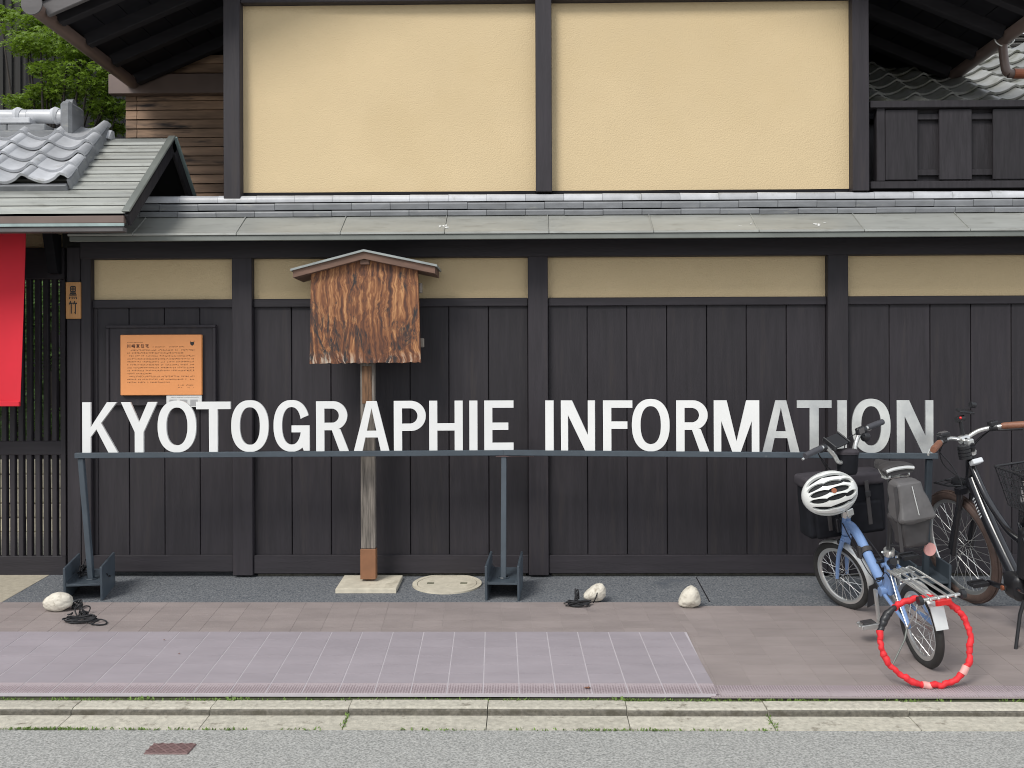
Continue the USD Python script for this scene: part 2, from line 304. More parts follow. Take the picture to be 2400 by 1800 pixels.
#@SETTING
# ================================================================== THE SETTING
YK = -2.13                                           # back of the kerb stones
XG = X(112, 0, 1360)                                # where the beige entrance floor meets the tarmac
def sheet(x0, x1, y0, y1, h=0.0, slope=True, z=None, nx=1, ny=1):
    xs, ys = np.linspace(x0, x1, nx + 1), np.linspace(y0, y1, ny + 1); v, f = [], []
    for y in ys:
        for x in xs: v.append((x, y, (gz(y) + h) if z is None else z))
    for j in range(ny):
        for i in range(nx):
            a = j * (nx + 1) + i; f.append([a, a + 1, a + nx + 2, a + nx + 1])
    return (np.array(v), np.array(f))
ZR = -0.222                                          # the road
struct('ground', sheet(-120, 120, -120, 120, z=-0.34), M['concrete'])
struct('road', (np.array([(-60, -30, ZR + .0), (60, -30, ZR), (60, -2.385, ZR), (-60, -2.385, ZR)]), np.array([[0, 1, 2, 3]])), M['asphalt'])
struct('pavement', sheet(XG, 12, YK + 0.04, 0.25), M['tarmac'])
struct('entrance_floor', sheet(-9, XG - 0.004, YK + 0.04, 0.55), M['concrete'])
struct('garden_path', sheet(-12, -2.3, 0.56, 9, z=0.02), M['gravel'])
# kerb: stones end to end with their own apron pieces
kb = '/World/kerb'
UsdGeom.Xform.Define(stage, kb); data(kb, kind='structure')
def kerb_profile(dx=0):
    zt, y0 = gz(YK) - 0.002, YK
    return [(y0, -0.33), (y0, zt), (y0 - 0.085, zt - 0.004), (y0 - 0.100, zt - 0.010), (y0 - 0.108, zt - 0.034), (y0 - 0.108, -0.33)]
def prism_yz(prof, x0, x1):
    pts = [(x, y, z) for x in (x0, x1) for y, z in prof]; return hull(pts)
joint0, pitch = X(1143, -2.2, 1650), 0.625
for k in range(-9, 10):
    a, b = joint0 + k * pitch + 0.002, joint0 + (k + 1) * pitch - 0.002
    dz, dy = rng.uniform(-.003, .003), rng.uniform(-.004, .004)
    m = prism_yz(kerb_profile(), a, b); m.apply_translation([0, dy, dz])
    zt = gz(YK) - 0.002 + dz
    st = obj(kb, 'kerb_stone', m, M['kerb'])
    yf = YK - 0.108 + dy
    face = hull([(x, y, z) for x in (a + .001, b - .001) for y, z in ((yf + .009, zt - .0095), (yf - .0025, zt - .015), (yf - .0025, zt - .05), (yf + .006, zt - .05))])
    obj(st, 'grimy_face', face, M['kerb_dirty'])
for k in range(-9, 10):
    a, b = joint0 + k * pitch + 0.002, joint0 + (k + 1) * pitch - 0.002
    zt = gz(YK) - 0.036
    m = hull([(x, y, z) for x in (a, b) for y, z in ((YK - .1085, zt), (YK - .125, zt - .005), (YK - .14, zt - .008), (YK - .256, ZR + .005), (YK - .262, ZR - .05), (YK - .1085, ZR - .05))])
    obj(kb, 'apron_stone', m, M['kerb'])
soil = struct('soil_strip', (np.array([(-8, YK + .045, gz(YK) + .002), (-8, YK - .003, gz(YK) - .012), (12, YK - .003, gz(YK) - .012), (12, YK + .045, gz(YK) + .002)]), np.array([[0, 1, 2, 3]])), M['soil'])
def blades(pts, h, w, n_each=1):
    v, f = [], []
    for p in pts:
        a = rng.uniform(0, 6.28); s = rng.uniform(.5, 1.2); d = np.array([math.cos(a), math.sin(a), 0]) * w * s
        tip = np.array([rng.normal(0, h * .5), rng.normal(0, h * .5), h * s])
        i = len(v); v += [p - d, p + d, p + tip + d * .4, p + tip - d * .4]; f.append([i, i + 1, i + 2, i + 3])
    return (np.array(v), np.array(f))
pts = []
for c in rng.uniform(-3.0, 3.4, 60):
    n = rng.integers(8, 40); 
    for _ in range(n): pts.append(np.array([c + rng.normal(0, .07), YK + rng.uniform(-.006, .025), gz(YK) - .006]))
for k in range(-6, 7):
    if k in (-1, 2):
        for _ in range(40):
            t = rng.random(); pts.append(np.array([joint0 + k * pitch + rng.normal(0, .006), YK - .1 - t * .15, gz(YK) - .03 - t * .02]))
for c in rng.uniform(-3, 1, 30):
    for _ in range(24): pts.append(np.array([c + rng.normal(0, .06), YK - .262 + rng.normal(0, .004), ZR + .002]))
single('moss', blades(pts, .010, .004), M['moss'], 'low green moss growing along the kerb joints and under the mat edge', 'moss', kind='stuff')
wl = []
for c in (X(1010 * .5425 + 0, YK, 1636), X(1465, YK, 1640), X(330, YK, 1640)):
    for _ in range(26): wl.append(np.array([c + rng.normal(0, .03), YK + rng.uniform(-.01, .02), gz(YK)]))
single('weeds', blades(wl, .012, .006), M['moss'], 'tiny green weeds sprouting between mat edge and kerb', 'weeds', kind='stuff')

# ---- floor mats, tile by tile
TP = 0.168
def floor_mat(name, label, x0, x1, y0, y1, pitch_y, h, mtile, mjoint, phase, group, front=None, skew=0.0, xphase=None):
    xm, ym = (x0 + x1) / 2, (y0 + y1) / 2
    t = thing(name, label, 'floor mat', (xm, ym, gz(ym)))
    s = sheet(x0, x1, y1, y0, h - .0035)
    bx = hull([(x, y, gz(y) + z) for x in (x0, x1) for y in (y0, y1) for z in (.003, h - .0012)])
    obj(t, 'base_sheet', bx, mjoint)
    ny = max(1, round((y0 - y1) / pitch_y)); py = (y0 - y1) / ny
    k0 = math.floor((x0 - phase) / TP)
    for j in range(ny):
        rw__ = .0020 if mjoint is M['mat_joint_lavender'] else .0011
        ya, yb = y0 - j * py - rw__, y0 - (j + 1) * py + rw__
        for i in range(k0, k0 + 80):
            jw = .0030 if mjoint is M['mat_joint_lavender'] else .0012
            xa, xb = phase + i * TP + jw, phase + (i + 1) * TP - jw
            xa, xb = max(xa, x0 + .001), min(xb, x1 - .001)
            if xb - xa < .02: continue
            dz = rng.uniform(0, .0006)
            sk = lambda y: skew * (y - ym)
            q = [(x + sk(y), y, gz(y) + z + dz) for x in (xa, xb) for y in (ya, yb) for z in (h - .005, h)]
            obj(t, 'mat_tile', hull(q), (front if front and j >= ny - 1 else mtile))
    return t
yA, yB, yC = G(900, 1416)[1], G(900, 1489)[1], YK + 0.03
floor_mat('floor_mat', 'brown woven plastic floor mat between the tarmac and the lavender mat', XG - .02, X(1612, -.95, 1450), yA, yB - .03, .135, .012, M['mat_brown'], M['mat_joint_brown'], X(1037, -1, 1450), None, skew=-.05)
floor_mat('floor_mat', 'lavender grey floor mat with pale grid lines along the kerb at left', -3.9, X(1640, -1.65, 1560), yB, yC, .134, .020, M['mat_lavender'], M['mat_joint_lavender'], X(1135, -1.65, 1550), None, front=M['mat_pink'], skew=-.03)
floor_mat('floor_mat', 'plain brown floor mat under the folding bicycle at right', X(1615, -1.65, 1560) + .03, 5.2, G(1900, 1424)[1], yC - .012, .14, .010, M['mat_brown'], M['mat_joint_brown'], X(1777, -2.1, 1640), None, front=M['mat_pink'])
# fallen leaves and litter
for px, py, a in ((1377, 1612, .3), (420, 1532, 1.0), (385, 1500, 2.0)):
    c = G(px, py, .024); r = .012 if px > 1000 else .005
    ang = np.linspace(0, 2 * math.pi, 9)[:-1]
    v = [c] + [c + np.array([math.cos(q + a) * r * (1.5 if k % 4 == 0 else .8), math.sin(q + a) * r, .004 * (k % 2)]) for k, q in enumerate(ang)]
    single('fallen_leaf', (np.array(v), np.array([[0, k + 1, (k + 1) % 8 + 1] for k in range(8)])), M['brown_grip'], {1377: 'brown fallen leaf lying on the lavender mat near its right end', 420: 'dry leaf crumb on lavender mat nearer the kerb at far left', 385: 'dry leaf crumb on lavender mat by its back edge, below the cord coil'}[px], 'leaf')

#@WALL
# ================================================================== LOWER PLANK WALL
zs0, zs1, zp1, zr1, zc1 = Z(1344, -.03), Z(1301, -.03), Z(718, 0), Z(698, -.02), Z(604, 0)
XE = 4.1
w = thing('plank_wall', 'dark plank wall with cream plaster strip under the long pent roof', 'wall', (0, 0, 0))
posts = [(X(190, -.05), X(213, -.05)), (X(544, -.05), X(591, -.05)), (X(1238, -.05), X(1285, -.05)), (X(1941, -.05), X(1989, -.05)), (3.98, 4.12)]
for a, b in posts: obj(w, 'post', box(a, b, -.05, .08, zs0 - .01, zc1 + .13, .004), M['dark_wood'])
seams = {0: [303, 386, 469], 1: [684, 776, 869, 961.6, 1052.5, 1145.5], 2: [1377, 1470, 1563.5, 1657, 1750, 1844], 3: [2085, 2181, 2276, 2371, 2466, 2560]}
for k in range(4):
    a, b = posts[k][1], posts[k + 1][0]
    xs = [a] + [X(p, 0, 1000) for p in seams[k]] + [b]
    for i in range(len(xs) - 1):
        dy = rng.uniform(-.0025, .0025)
        obj(w, 'plank', box(xs[i] + .0026, xs[i + 1] - .0026, dy, .022, zs1 - .012, zp1 + .01, .0025), M['dark_wood'])
    obj(w, 'plank_backing', box(a - .01, b + .01, .0245, .04, zs0, zr1 - .02), M['shade_wood'])
    obj(w, 'sill', box(a + .001, b - .001, -.034, .06, zs0 + (.012 if k == 0 else 0), zs1, .004), M['dark_wood_h'])
    obj(w, 'rail', box(a + .001, b - .001, -.022, .05, zp1, zr1, .004), M['dark_wood_h'])
    obj(w, 'plaster_strip', box(a - .005, b + .005, .012, .05, zr1 - .002, zc1 + .02), M['plaster'])
    obj(w, 'foundation_stone', box(a + .02, b - .02, .006, .20, -.06, zs0 - (.03 if k == 0 else .008)), M['kerb_dirty'])
obj(w, 'stile', box(posts[0][1] + .001, posts[0][1] + .028, -.012, .0, zs1, zp1, .003), M['dark_wood'])
obj(w, 'head_beam', box(posts[0][0], XE, -.062, .07, zc1, zc1 + .125, .004), M['dark_wood_h'])
# pent roof
ye = -.36; ze = Z(543, ye); yt = -.124; zt = Z(505, yt); sl = (zt - ze) / (yt - ye)
xl = X(158, ye, 545)
deck = hull([(x, y, z) for x in (xl + .02, XE + .3) for y, z in ((ye + .01, ze - .022), (ye + .01, ze - .012), (yt + .08, zt + .03), (yt + .08, zt + .01))])
roof = obj(w, 'pent_roof', deck, M['shade_wood'])
xj = [X(p, -.3, 525) for p in (1774, 2008, 2246)]; pj = .66
edges = [xl] + [xj[0] + k * pj for k in range(-6, 5)]
edges = [e for e in edges if xl <= e < XE + .3]
edges = sorted(set(edges)) + [XE + .3]
if edges[1] - edges[0] < .2: edges.pop(1)
for a, b in zip(edges[:-1], edges[1:]):
    dz = rng.uniform(0, .002)
    prof = [(ye, ze - .008 + dz), (ye, ze + dz), (yt + .05, zt + .025 + dz), (yt + .05, zt + .018 + dz)]
    m = cat(hull([(x, y, z) for x in (a + .0015, b - .0015) for y, z in prof]), box(a + .0015, b - .0015, ye - .004, ye + .004, ze - .012, ze + .003, .002),
            hull([(x, y, z) for x in (b - .007, b - .0015) for y, z in ((ye, ze + dz), (ye, ze + dz + .004), (yt, zt + dz + .004), (yt, zt + dz))]))
    obj(roof, 'zinc_sheet', m, M['zinc'])
obj(roof, 'fascia', box(xl + .01, XE + .3, ye + .006, ye + .03, ze - .045, ze - .0125, .002), M['fascia'])
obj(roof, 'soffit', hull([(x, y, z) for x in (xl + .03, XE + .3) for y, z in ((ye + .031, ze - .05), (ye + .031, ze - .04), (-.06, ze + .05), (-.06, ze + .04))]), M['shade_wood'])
for k in range(-4, 8):                               # bracket arms under the eave, one per post
    pass
for a, b in posts[1:4]:
    c = (a + b) / 2
    obj(roof, 'bracket', box(c - .03, c + .03, ye + .1, -.05, zc1 + .125, zc1 + .16, .004), M['shade_wood'])
# flat ridge tiles in two courses, then the row of half-round tiles
TPX = .2535
zn0 = Z(504, yt); 
for row, (py0, py1, y0, off) in enumerate(((504, 489, yt - .01, .0), (489, 471, yt + .012, .5))):
    za, zb = Z(py0, y0), Z(py1, y0) - .006
    x = xl + .12 - off * TPX
    while x < XE + .3:
        a, b = max(x + .0015, xl + .12), min(x + TPX - .0015, XE + .3)
        if b - a > .03:
            dy, dz = rng.uniform(-.003, .003), rng.uniform(-.002, .002)
            obj(roof, 'flat_tile', hull([(X_, y, z) for X_ in (a, b) for y, z in ((y0 + dy + .002, za + dz), (y0 + dy - .003, zb - .012 + dz), (y0 + dy, zb + dz - .002), (y0 + .09, zb + .012 + dz), (y0 + .09, za))]), M['noshi'])
        x += TPX
zr = Z(471, yt + .04); rr = .032
x = xl + .12
first = True
while x < XE + .3:
    a, b = x + .001, x + TPX - .001
    ang = np.linspace(-.25, math.pi + .25, 12)
    r0, r1 = rr + rng.uniform(-.001, .002), rr - .0015
    yc_, zc_ = yt + .055, zr + .008
    pts = [(a, yc_ - math.cos(t) * r0, zc_ + math.sin(t) * r0 * 1.25) for t in ang] + [(b, yc_ - math.cos(t) * r1, zc_ + math.sin(t) * r1 * 1.25) for t in ang]
    obj(roof, 'round_tile', hull(pts), M['tile'], smooth=40)
    x += TPX
# ================================================================== UPPER STOREY OF THE HOUSE
h = thing('house', 'two storey house with cream plaster gable framed in dark timber', 'house', (0.1, 0.3, 0))
zu0, ztop = Z(449, 0), 4.9
up_posts = [(X(524, -.1, 450), X(563, -.1, 450)), (X(1256, -.1, 450), X(1294, -.1, 450)), (X(1999, -.1, 450), X(2038, -.1, 450))]
zpb = [Z(462, -.1), Z(449, -.1), Z(452, -.1)]
ex, ez = 3.22, 3.60                                  # eave
rxc = .1; rs = .42
def roof_z(x): return ez + (3.12 - abs(x - rxc)) * rs
for (a, b), z0 in zip(up_posts, zpb):
    obj(h, 'post', box(a, b, -.1, .12, z0, roof_z((a + b) / 2) - .05, .004), M['dark_wood'])
for k in range(2):
    a, b = up_posts[k][1], up_posts[k + 1][0]
    obj(h, 'plaster_panel', box(a - .01, b + .01, -.02, .1, zu0, roof_z(a if k == 0 else b) - .05), M['plaster'])
    obj(h, 'sill', box(a + .002, b - .002, -.028, .08, zu0 - .03, zu0 - .003, .003), M['shade_wood'])
obj(h, 'beam', box(up_posts[0][1] + .001, up_posts[2][0] - .001, -.09, .1, Z(0, -.09), Z(0, -.09) + .16, .004), M['dark_wood_h'])
# inside the house body (dark, closed)
obj(h, 'rear_wall', box(up_posts[0][0] + .02, up_posts[2][1] - .02, .3, 5, -.1, 3.55), M['shade_wood'])
# main roof: underside boards, rafters, barge boards, gutters
for s in (-1, 1):
    xe = rxc + s * 3.12
    pl = hull([(x, y, z) for x, z in ((rxc, ez + 3.12 * rs), (xe + s * .07, ez - .07 * rs)) for y in (-.5, 5.0) for z in (z + .07, z + .10)])
    rf = obj(h, 'roof', pl, M['shade_wood'])
    ybs = [-.30, .12, .55, 1.0, 1.45, 1.9, 2.35, 2.8, 3.25]
    for y in ybs:
        obj(rf, 'rafter', beam((rxc + s * .02, y, ez + 3.10 * rs + .02), (xe - s * .02, y, ez + .02 + .02 * rs), .07, .085), M['rafter'])
    for k in range(6):
        x0 = 3.12 - .16 * k
        a, b = rxc + s * (x0 - .155), rxc + s * x0
        m = hull([(x, y, roof_z(x) + z) for x in (a, b) for y in (-.45, 4.9) for z in (.058, .068)])
        obj(rf, 'roof_board', m, M['shade_wood'])
    obj(rf, 'barge_board', beam((rxc + s * .001, -.47, ez + 3.12 * rs + .06), (xe, -.47, ez + .06), .035, .17), M['barge'])
    gx = xe + s * .03
    ya, yb = (-.55, 1.12) if s < 0 else (-.55, 5.0)
    ang = np.linspace(math.pi, 2 * math.pi, 13)
    prof = [(gx + math.cos(t) * .055, ez + .03 + math.sin(t) * .055) for t in ang]
    v = np.array([(x, y, z) for y in (ya, yb) for x, z in prof] + [((x - gx) * .92 + gx, y, (z - ez - .03) * .92 + ez + .03) for y in (ya, yb) for x, z in prof])
    n = len(prof); f = []
    for o in (0, 2 * n):
        for i in range(n - 1): f.append([o + i, o + i + 1, o + n + i + 1, o + n + i])
    for o in (0, n):
        for i in range(n - 1): f.append([o + i, o + i + 1, o + 2 * n + i + 1, o + 2 * n + i])
    gt = obj(rf, 'gutter', (v, np.array(f)), M['gutter'], smooth=40)
    if s < 0:
        obj(rf, 'gutter_cap', disc((gx, ya - .006, ez + .03), (0, 1, 0), .066, .012, 24), M['barge'])
    else:
        a = np.array([gx, .22, ez - .02])
        pp = spline([a, a + [0, 0, -.05], a + [.01, -.01, -.16], a + [.03, -.01, -.195], a + [.09, -.01, -.2], a + [.6, -.01, -.21]], 6)
        obj(rf, 'downpipe', tube(pp, .03, 14), M['gutter'], smooth=40)
        obj(rf, 'pipe_band', disc(a + [.10, -.01, -.2], (1, 0, -.02), .034, .075, 16), M['copper'])
        obj(rf, 'gutter_hook', tube(spline([a + [-.06, -.02, .10], a + [-.062, -.02, .02], a + [0, -.02, -.016], a + [.062, -.02, .02], a + [.06, -.02, .08]], 5), .005, 6), M['silver'])
# ================================================================== BOARD FENCE ON THE WALL, RIGHT
bf = thing('board_fence', 'grey black board fence with staggered wide boards at upper right', 'fence', (2.9, 0, Z(441, 0)))
def fb(px0, px1, py0, py1, y0, y1, name, m, b=.003):
    obj(bf, name, box(X(px0, y0, 340), X(px1, y0, 340), y0, y1, Z(py1, y0, 2200), Z(py0, y0, 2200), b), m)
fb(2040, 2640, 235, 251, -.05, .05, 'top_rail', M['grey_wood'])
fb(2040, 2640, 424, 441, -.05, .05, 'bottom_rail', M['grey_wood'])
fb(2055, 2074.5, 252, 423.5, -.03, .03, 'stile', M['grey_wood'])
for a, b in ((2075.5, 2151), (2202, 2278), (2328, 2404), (2455, 2531)):
    fb(a, b, 256, 421, -.026, -.006, 'front_board', M['grey_wood'])
for a, b in ((2145, 2208), (2272, 2334), (2398, 2461)):
    fb(a, b, 249, 425, .022, .04, 'rear_board', M['grey_wood'])
fb(2076, 2640, 266, 280, -.004, .020, 'cross_rail', M['grey_wood'])
fb(2076, 2640, 397, 411, -.004, .020, 'cross_rail', M['grey_wood'])

# ---- pantiles
def pantile(wd, ln, th=.016, n=12):
    """origin lower left front, x across, y up the slope, z out of it; roll on the right side"""
    us = np.linspace(0, 1, n + 1)
    hh = np.where(us < .7, -.032 * np.sin(math.pi * us / .7), .026 * np.sin(math.pi * (us - .7) / .3))
    v = []
    for y, lift in ((0, .030), (ln, 0)):
        for z in (0, th): v += [(u * wd, y, q + lift + z) for u, q in zip(us, hh)]
    N = n + 1; f = []
    fb_, ft, bb, bt = 0, N, 2 * N, 3 * N
    for i in range(n):
        f += [[ft + i, ft + i + 1, bt + i + 1, bt + i], [fb_ + i + 1, fb_ + i, bb + i, bb + i + 1], [fb_ + i, fb_ + i + 1, ft + i + 1, ft + i], [bb + i + 1, bb + i, bt + i, bt + i + 1]]
    f += [[fb_, ft, bt, bb], [fb_ + n, bb + n, bt + n, ft + n]]
    v, f, _ = meshkit.arrays((np.array(v), np.array(f))); return trimesh.Trimesh(v, f, process=False)
def slope_frame(origin, angle, flip=1):
    t = np.eye(4); c, s = math.cos(angle), math.sin(angle)
    t[:3, 0], t[:3, 1], t[:3, 2], t[:3, 3] = (1, 0, 0), (0, c * flip, s), (0, -s * flip, c), origin
    return t
# ================================================================== NEIGHBOUR'S TILED ROOF, RIGHT
nb = thing('neighbour_house', 'low neighbouring house with mossy grey pantile roof behind the board fence', 'house', (3.6, .6, 0))
o = np.array([X(2020, .30, 232), .30, Z(256, .30, 2200)]); A = math.radians(29)
obj(nb, 'wall', box(o[0] + .0, 7.5, .46, 3.6, -.1, o[2] - .06), M['dark_wood'])
fr = slope_frame(o, A)
dk = box(0, 5.0, .02, 2.3, -.07, -.036); dk.apply_transform(fr)
nr = obj(nb, 'roof', dk, M['shade_wood'])
for j in range(10):
    for i in range(9):
        m = pantile(.265, .26); m.apply_translation([i * .262 - .06 + rng.uniform(-.003, .003), j * .205, rng.uniform(-.002, .003)])
        m.apply_transform(fr); obj(nr, 'pantile', m, M['old_tile'], smooth=50)
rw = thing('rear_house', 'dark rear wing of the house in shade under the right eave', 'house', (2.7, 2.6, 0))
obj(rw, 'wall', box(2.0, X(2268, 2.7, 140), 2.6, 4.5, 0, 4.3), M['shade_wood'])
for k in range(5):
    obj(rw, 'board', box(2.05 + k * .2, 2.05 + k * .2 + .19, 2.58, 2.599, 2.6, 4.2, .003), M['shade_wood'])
pb = thing('pale_building', 'pale grey building far behind the tiled roof at right', 'building', (9, 12, 0))
obj(pb, 'wall', box(X(2300, 12, 90), 16, 12, 15, 0, Z(88, 12, 2390)), M['pale_wall'])
for k in range(3):
    obj(pb, 'ledge', box(X(2300, 12, 90), 16.2, 11.9, 12, Z(88 + 12 * k, 12, 2390), Z(86 + 12 * k, 12, 2390) + .02), M['far_wall'])
# ================================================================== BROWN SIDED WALL, LEFT, AND WHAT LIES BEHIND
sd = thing('siding_wall', 'weathered brown board siding wall in the recess left of the gable', 'wall', (-2.6, 1.15, 0))
xs0, xs1, xm_ = X(295, 1.15, 330), up_posts[0][0] + .05, X(321, 1.15, 330)
zz, zt_ = Z(470, 1.15, 400), Z(150, 1.15, 400)
obj(sd, 'wall_core', box(xs0 + .01, xs1, 1.17, 3.2, 0, 3.75), M['shade_wood'])
k = 0
z = zz - .3
while z < zt_:
    for a, b in ((xs0, xm_ - .002), (xm_ + .002, xs1)):
        obj(sd, 'siding_board', hull([(x, y, q) for x in (a, b) for y, q in ((1.145 + rng.uniform(-.002, .002), z + .002), (1.155, z + .070), (1.168, z + .070), (1.168, z + .002))]), M['siding'])
    z += .072
obj(sd, 'top_beam', box(xs0 - .1, xs1, 1.06, 1.14, Z(222, 1.1, 400), Z(176, 1.1, 400), .004), M['gutter'])
fw_ = thing('grey_building', 'tall dark grey corrugated building behind the maple at far left', 'building', (-7, 6, 0))
obj(fw_, 'wall', box(-11, X(72, 6.0, 100), 6.0, 8, 0, 9), M['far_wall'])
for k in range(24):
    x = X(72, 6.0, 100) - .04 - k * .11
    obj(fw_, 'rib', box(x - .03, x + .03, 5.97, 6.0, 0, 9), M['far_wall'])
gw = thing('garden_fence', 'black garden fence in shade behind the maple', 'fence', (-4.2, 3.6, 0))
for k in range(48):
    x = X(60, 4.6, 300) + k * .085
    obj(gw, 'slat', box(x, x + .08, 4.6 + rng.uniform(0, .01), 4.64, 0, 5.6 + rng.uniform(-.05, .05)), M['shade_wood'])
# maple
def leaf_cloud(centres, radii, n, size, star=True, flat=.5):
    v, f = [], []
    for c, r in zip(centres, radii):
        for _ in range(n):
            d = rng.normal(size=3); d /= np.linalg.norm(d); q = c + d * r * np.array([1, 1, flat]) * rng.random() ** .4
            nrm = np.array([rng.normal(0, .55), rng.normal(-.25, .5), 1.0]); nrm /= np.linalg.norm(nrm)
            a = np.cross(nrm, rng.normal(size=3)); a /= np.linalg.norm(a); b = np.cross(nrm, a); s = size * rng.uniform(.6, 1.3); i = len(v)
            if star:
                ang = [0, 36, 72, 108, 144, 180, 216, 252, 288, 324]; L = [1, .35, .95, .35, .7, .25, .7, .35, .95, .35]
                v.append(q); v += [q + s * l * (math.cos(math.radians(t)) * a + math.sin(math.radians(t)) * b) - nrm * s * .25 * l for t, l in zip(ang, L)]
                f += [[i, i + 1 + k, i + 1 + (k + 1) % 10] for k in range(10)]
            else:
                v += [q - a * s, q + b * s * .5, q + a * s, q - b * s * .5]; f += [[i, i + 1, i + 2], [i, i + 2, i + 3]]
    return (np.array(v), np.array(f))
mp = thing('maple_tree', 'bright green maple tree rising behind the gate roof at upper left', 'tree', (-4.4, 2.6, 0))
base = np.array([-4.6, 2.8, 0.0])
tr = [base, base + [.1, 0, 1.2], base + [.0, .1, 2.4], base + [.15, 0, 3.3]]
obj(mp, 'trunk', tube(spline(tr, 6), np.linspace(.09, .04, 19), 10), M['bark'], smooth=True)
clumps = [(95, 100, 2.4, .26), (160, 95, 2.2, .30), (60, 60, 2.7, .30), (130, 60, 2.7, .26), (215, 60, 2.3, .30), (190, 130, 2.2, .20), (70, 110, 2.6, .22), (150, 170, 2.4, .26), (210, 180, 2.2, .30), (120, 165, 2.6, .2), (255, 210, 2.3, .26), (180, 215, 2.5, .28), (110, 215, 2.6, .18),
          (275, 255, 2.4, .22), (60, 240, 2.8, .2), (100, 250, 2.8, .25), (240, 260, 2.6, .2), (255, 300, 2.6, .16), (250, 120, 2.3, .25), (280, 170, 2.3, .22), (110, 20, 2.8, .3), (210, 10, 2.6, .3), (0, 30, 3.0, .15)]
cs = [P(a, b, y) for a, b, y, r in clumps]
for c in cs:
    st = base + [.05 + rng.uniform(-.03, .03), .03, rng.uniform(1.7, 3.2)]
    mid = (st + c) / 2 + [0, 0, -.12]
    obj(mp, 'limb', tube(spline([st, mid, c], 4), np.linspace(.022, .006, 9), 6), M['bark'])
obj(mp, 'crown', leaf_cloud(cs, [r * 1.15 for *_, r in clumps], 430, .034, flat=.32), M['maple'])
# garden behind the lattice: shrubs on a pale stone edge
for k, (px, y, n) in enumerate(((40, 2.6, 900), (120, 2.2, 900), (90, 3.4, 700))):
    c = P(px, 900, y); c[2] = 1.55
    sb = thing('garden_shrub', ['dark leafy shrub behind the lattice gate, nearest the banner', 'dark leafy shrub behind the lattice gate, beside its post', 'dark leafy shrub at the back behind the lattice gate'][k], 'shrub', (c[0], c[1], 0))
    obj(sb, 'stem', rod((c[0], c[1], 0), (c[0], c[1], 1.4), .03), M['bark'])
    cc = [c + [rng.normal(0, .28), rng.normal(0, .2), rng.uniform(-.75, .75)] for _ in range(26)]
    obj(sb, 'foliage', leaf_cloud(cc, [.17] * 26, n // 8, .035, star=False, flat=.8), M['shrub'])
ge = thing('stone_edging', 'pale stone block wall low behind the lattice gate', 'wall', (-4.2, 2.0, 0))
for r in range(5):
    for k in range(9):
        x = -5.4 + k * .27 + (r % 2) * .13
        obj(ge, 'stone_block', box(x, x + .262, 1.9 + rng.uniform(-.01, .01), 2.05, .02 + r * .125, .02 + r * .125 + .12, .01), M['garden_stone'])

#@GATE
# ================================================================== ENTRANCE GATE
g = thing('entrance_gate', 'dark lattice entrance gate under its own tiled and zinc roof', 'gate', (-3.3, 0.1, 0))
obj(g, 'post', box(X(157, -.04), X(189, -.04), -.04, .12, gz(0) - .02, 2.2, .004), M['dark_wood'])
obj(g, 'post', box(-5.3, -5.15, -.04, .12, -.02, 2.2, .004), M['dark_wood'])
xg1 = X(156.5, .05); xg0 = -5.14
zl0, zl1 = Z(1353, .05, 100), Z(1302, .05, 100)
obj(g, 'bottom_rail', box(xg0, xg1, .03, .08, zl0, zl1, .004), M['dark_wood_h'])
obj(g, 'threshold', box(xg0, xg1, .0, .14, -.06, zl0 - .003, .006), M['kerb_dirty'])
obj(g, 'middle_rail', box(xg0, xg1, .03, .08, Z(1066, .05, 100), Z(1033, .05, 100), .004), M['dark_wood_h'])
obj(g, 'lintel', box(xg0, xg1, .02, .10, Z(655, .05, 100), Z(582, .05, 100), .004), M['dark_wood_h'])
obj(g, 'plaster_panel', box(xg0, xg1 - .045, .05, .09, Z(581, .05, 100), Z(535, .05, 100)), M['plaster'])
obj(g, 'bracket', hull([(x, y, z) for x in (X(103, -.1), X(126, -.1)) for y, z in ((-.04, Z(640, -.04, 100)), (.02, Z(640, -.04, 100)), (-.12, Z(545, -.1, 100)), (.02, Z(545, -.1, 100)))]), M['shade_wood'])
pit = 20.0 / F * 6.87; x = xg1 - .006
while x > xg0 + .05:
    obj(g, 'slat', box(x - .033, x, .035, .075, zl1 - .005, Z(654, .05, 100), .003), M['dark_wood'])
    x -= pit
obj(g, 'stile', box(xg1 - .03, xg1, .028, .034, zl1, Z(656, .05, 100), .002), M['dark_wood'])
# gate roof
yr, zrr, yf, zf = .08, P(393, 325, .08)[2], -.72, P(280, 502, -.72)[2]
xr = -2.43
yb, zb = .88, zf
sa = math.atan2(zrr - zf, yr - yf)
th = .03
deck = hull([(x, y, z) for x in (-5.6, xr + .0) for y, z in ((yf + .01, zf - .02), (yf + .01, zf - .008), (yr, zrr - .01), (yr, zrr - .05))])
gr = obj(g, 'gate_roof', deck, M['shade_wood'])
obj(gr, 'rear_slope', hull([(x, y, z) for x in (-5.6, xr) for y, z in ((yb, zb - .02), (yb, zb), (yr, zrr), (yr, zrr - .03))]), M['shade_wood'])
NS = 10
for k in range(NS):
    t0, t1 = k / NS, (k + 1) / NS
    a = np.array([yr + (yf - yr) * t0, zrr + (zf - zrr) * t0]); b = np.array([yr + (yf - yr) * t1, zrr + (zf - zrr) * t1])
    m = hull([(x, y, z) for x in (-5.6, xr + .02) for y, z in ((a[0], a[1] + .002), (a[0], a[1] - .006), (b[0] - .006, b[1] + .021), (b[0] - .006, b[1] + .004))])
    obj(gr, 'zinc_course', m, M['zinc'])
obj(gr, 'fascia', box(-5.6, xr + .015, yf - .012, yf + .02, zf - .055, zf - .010, .003), M['gutter'])
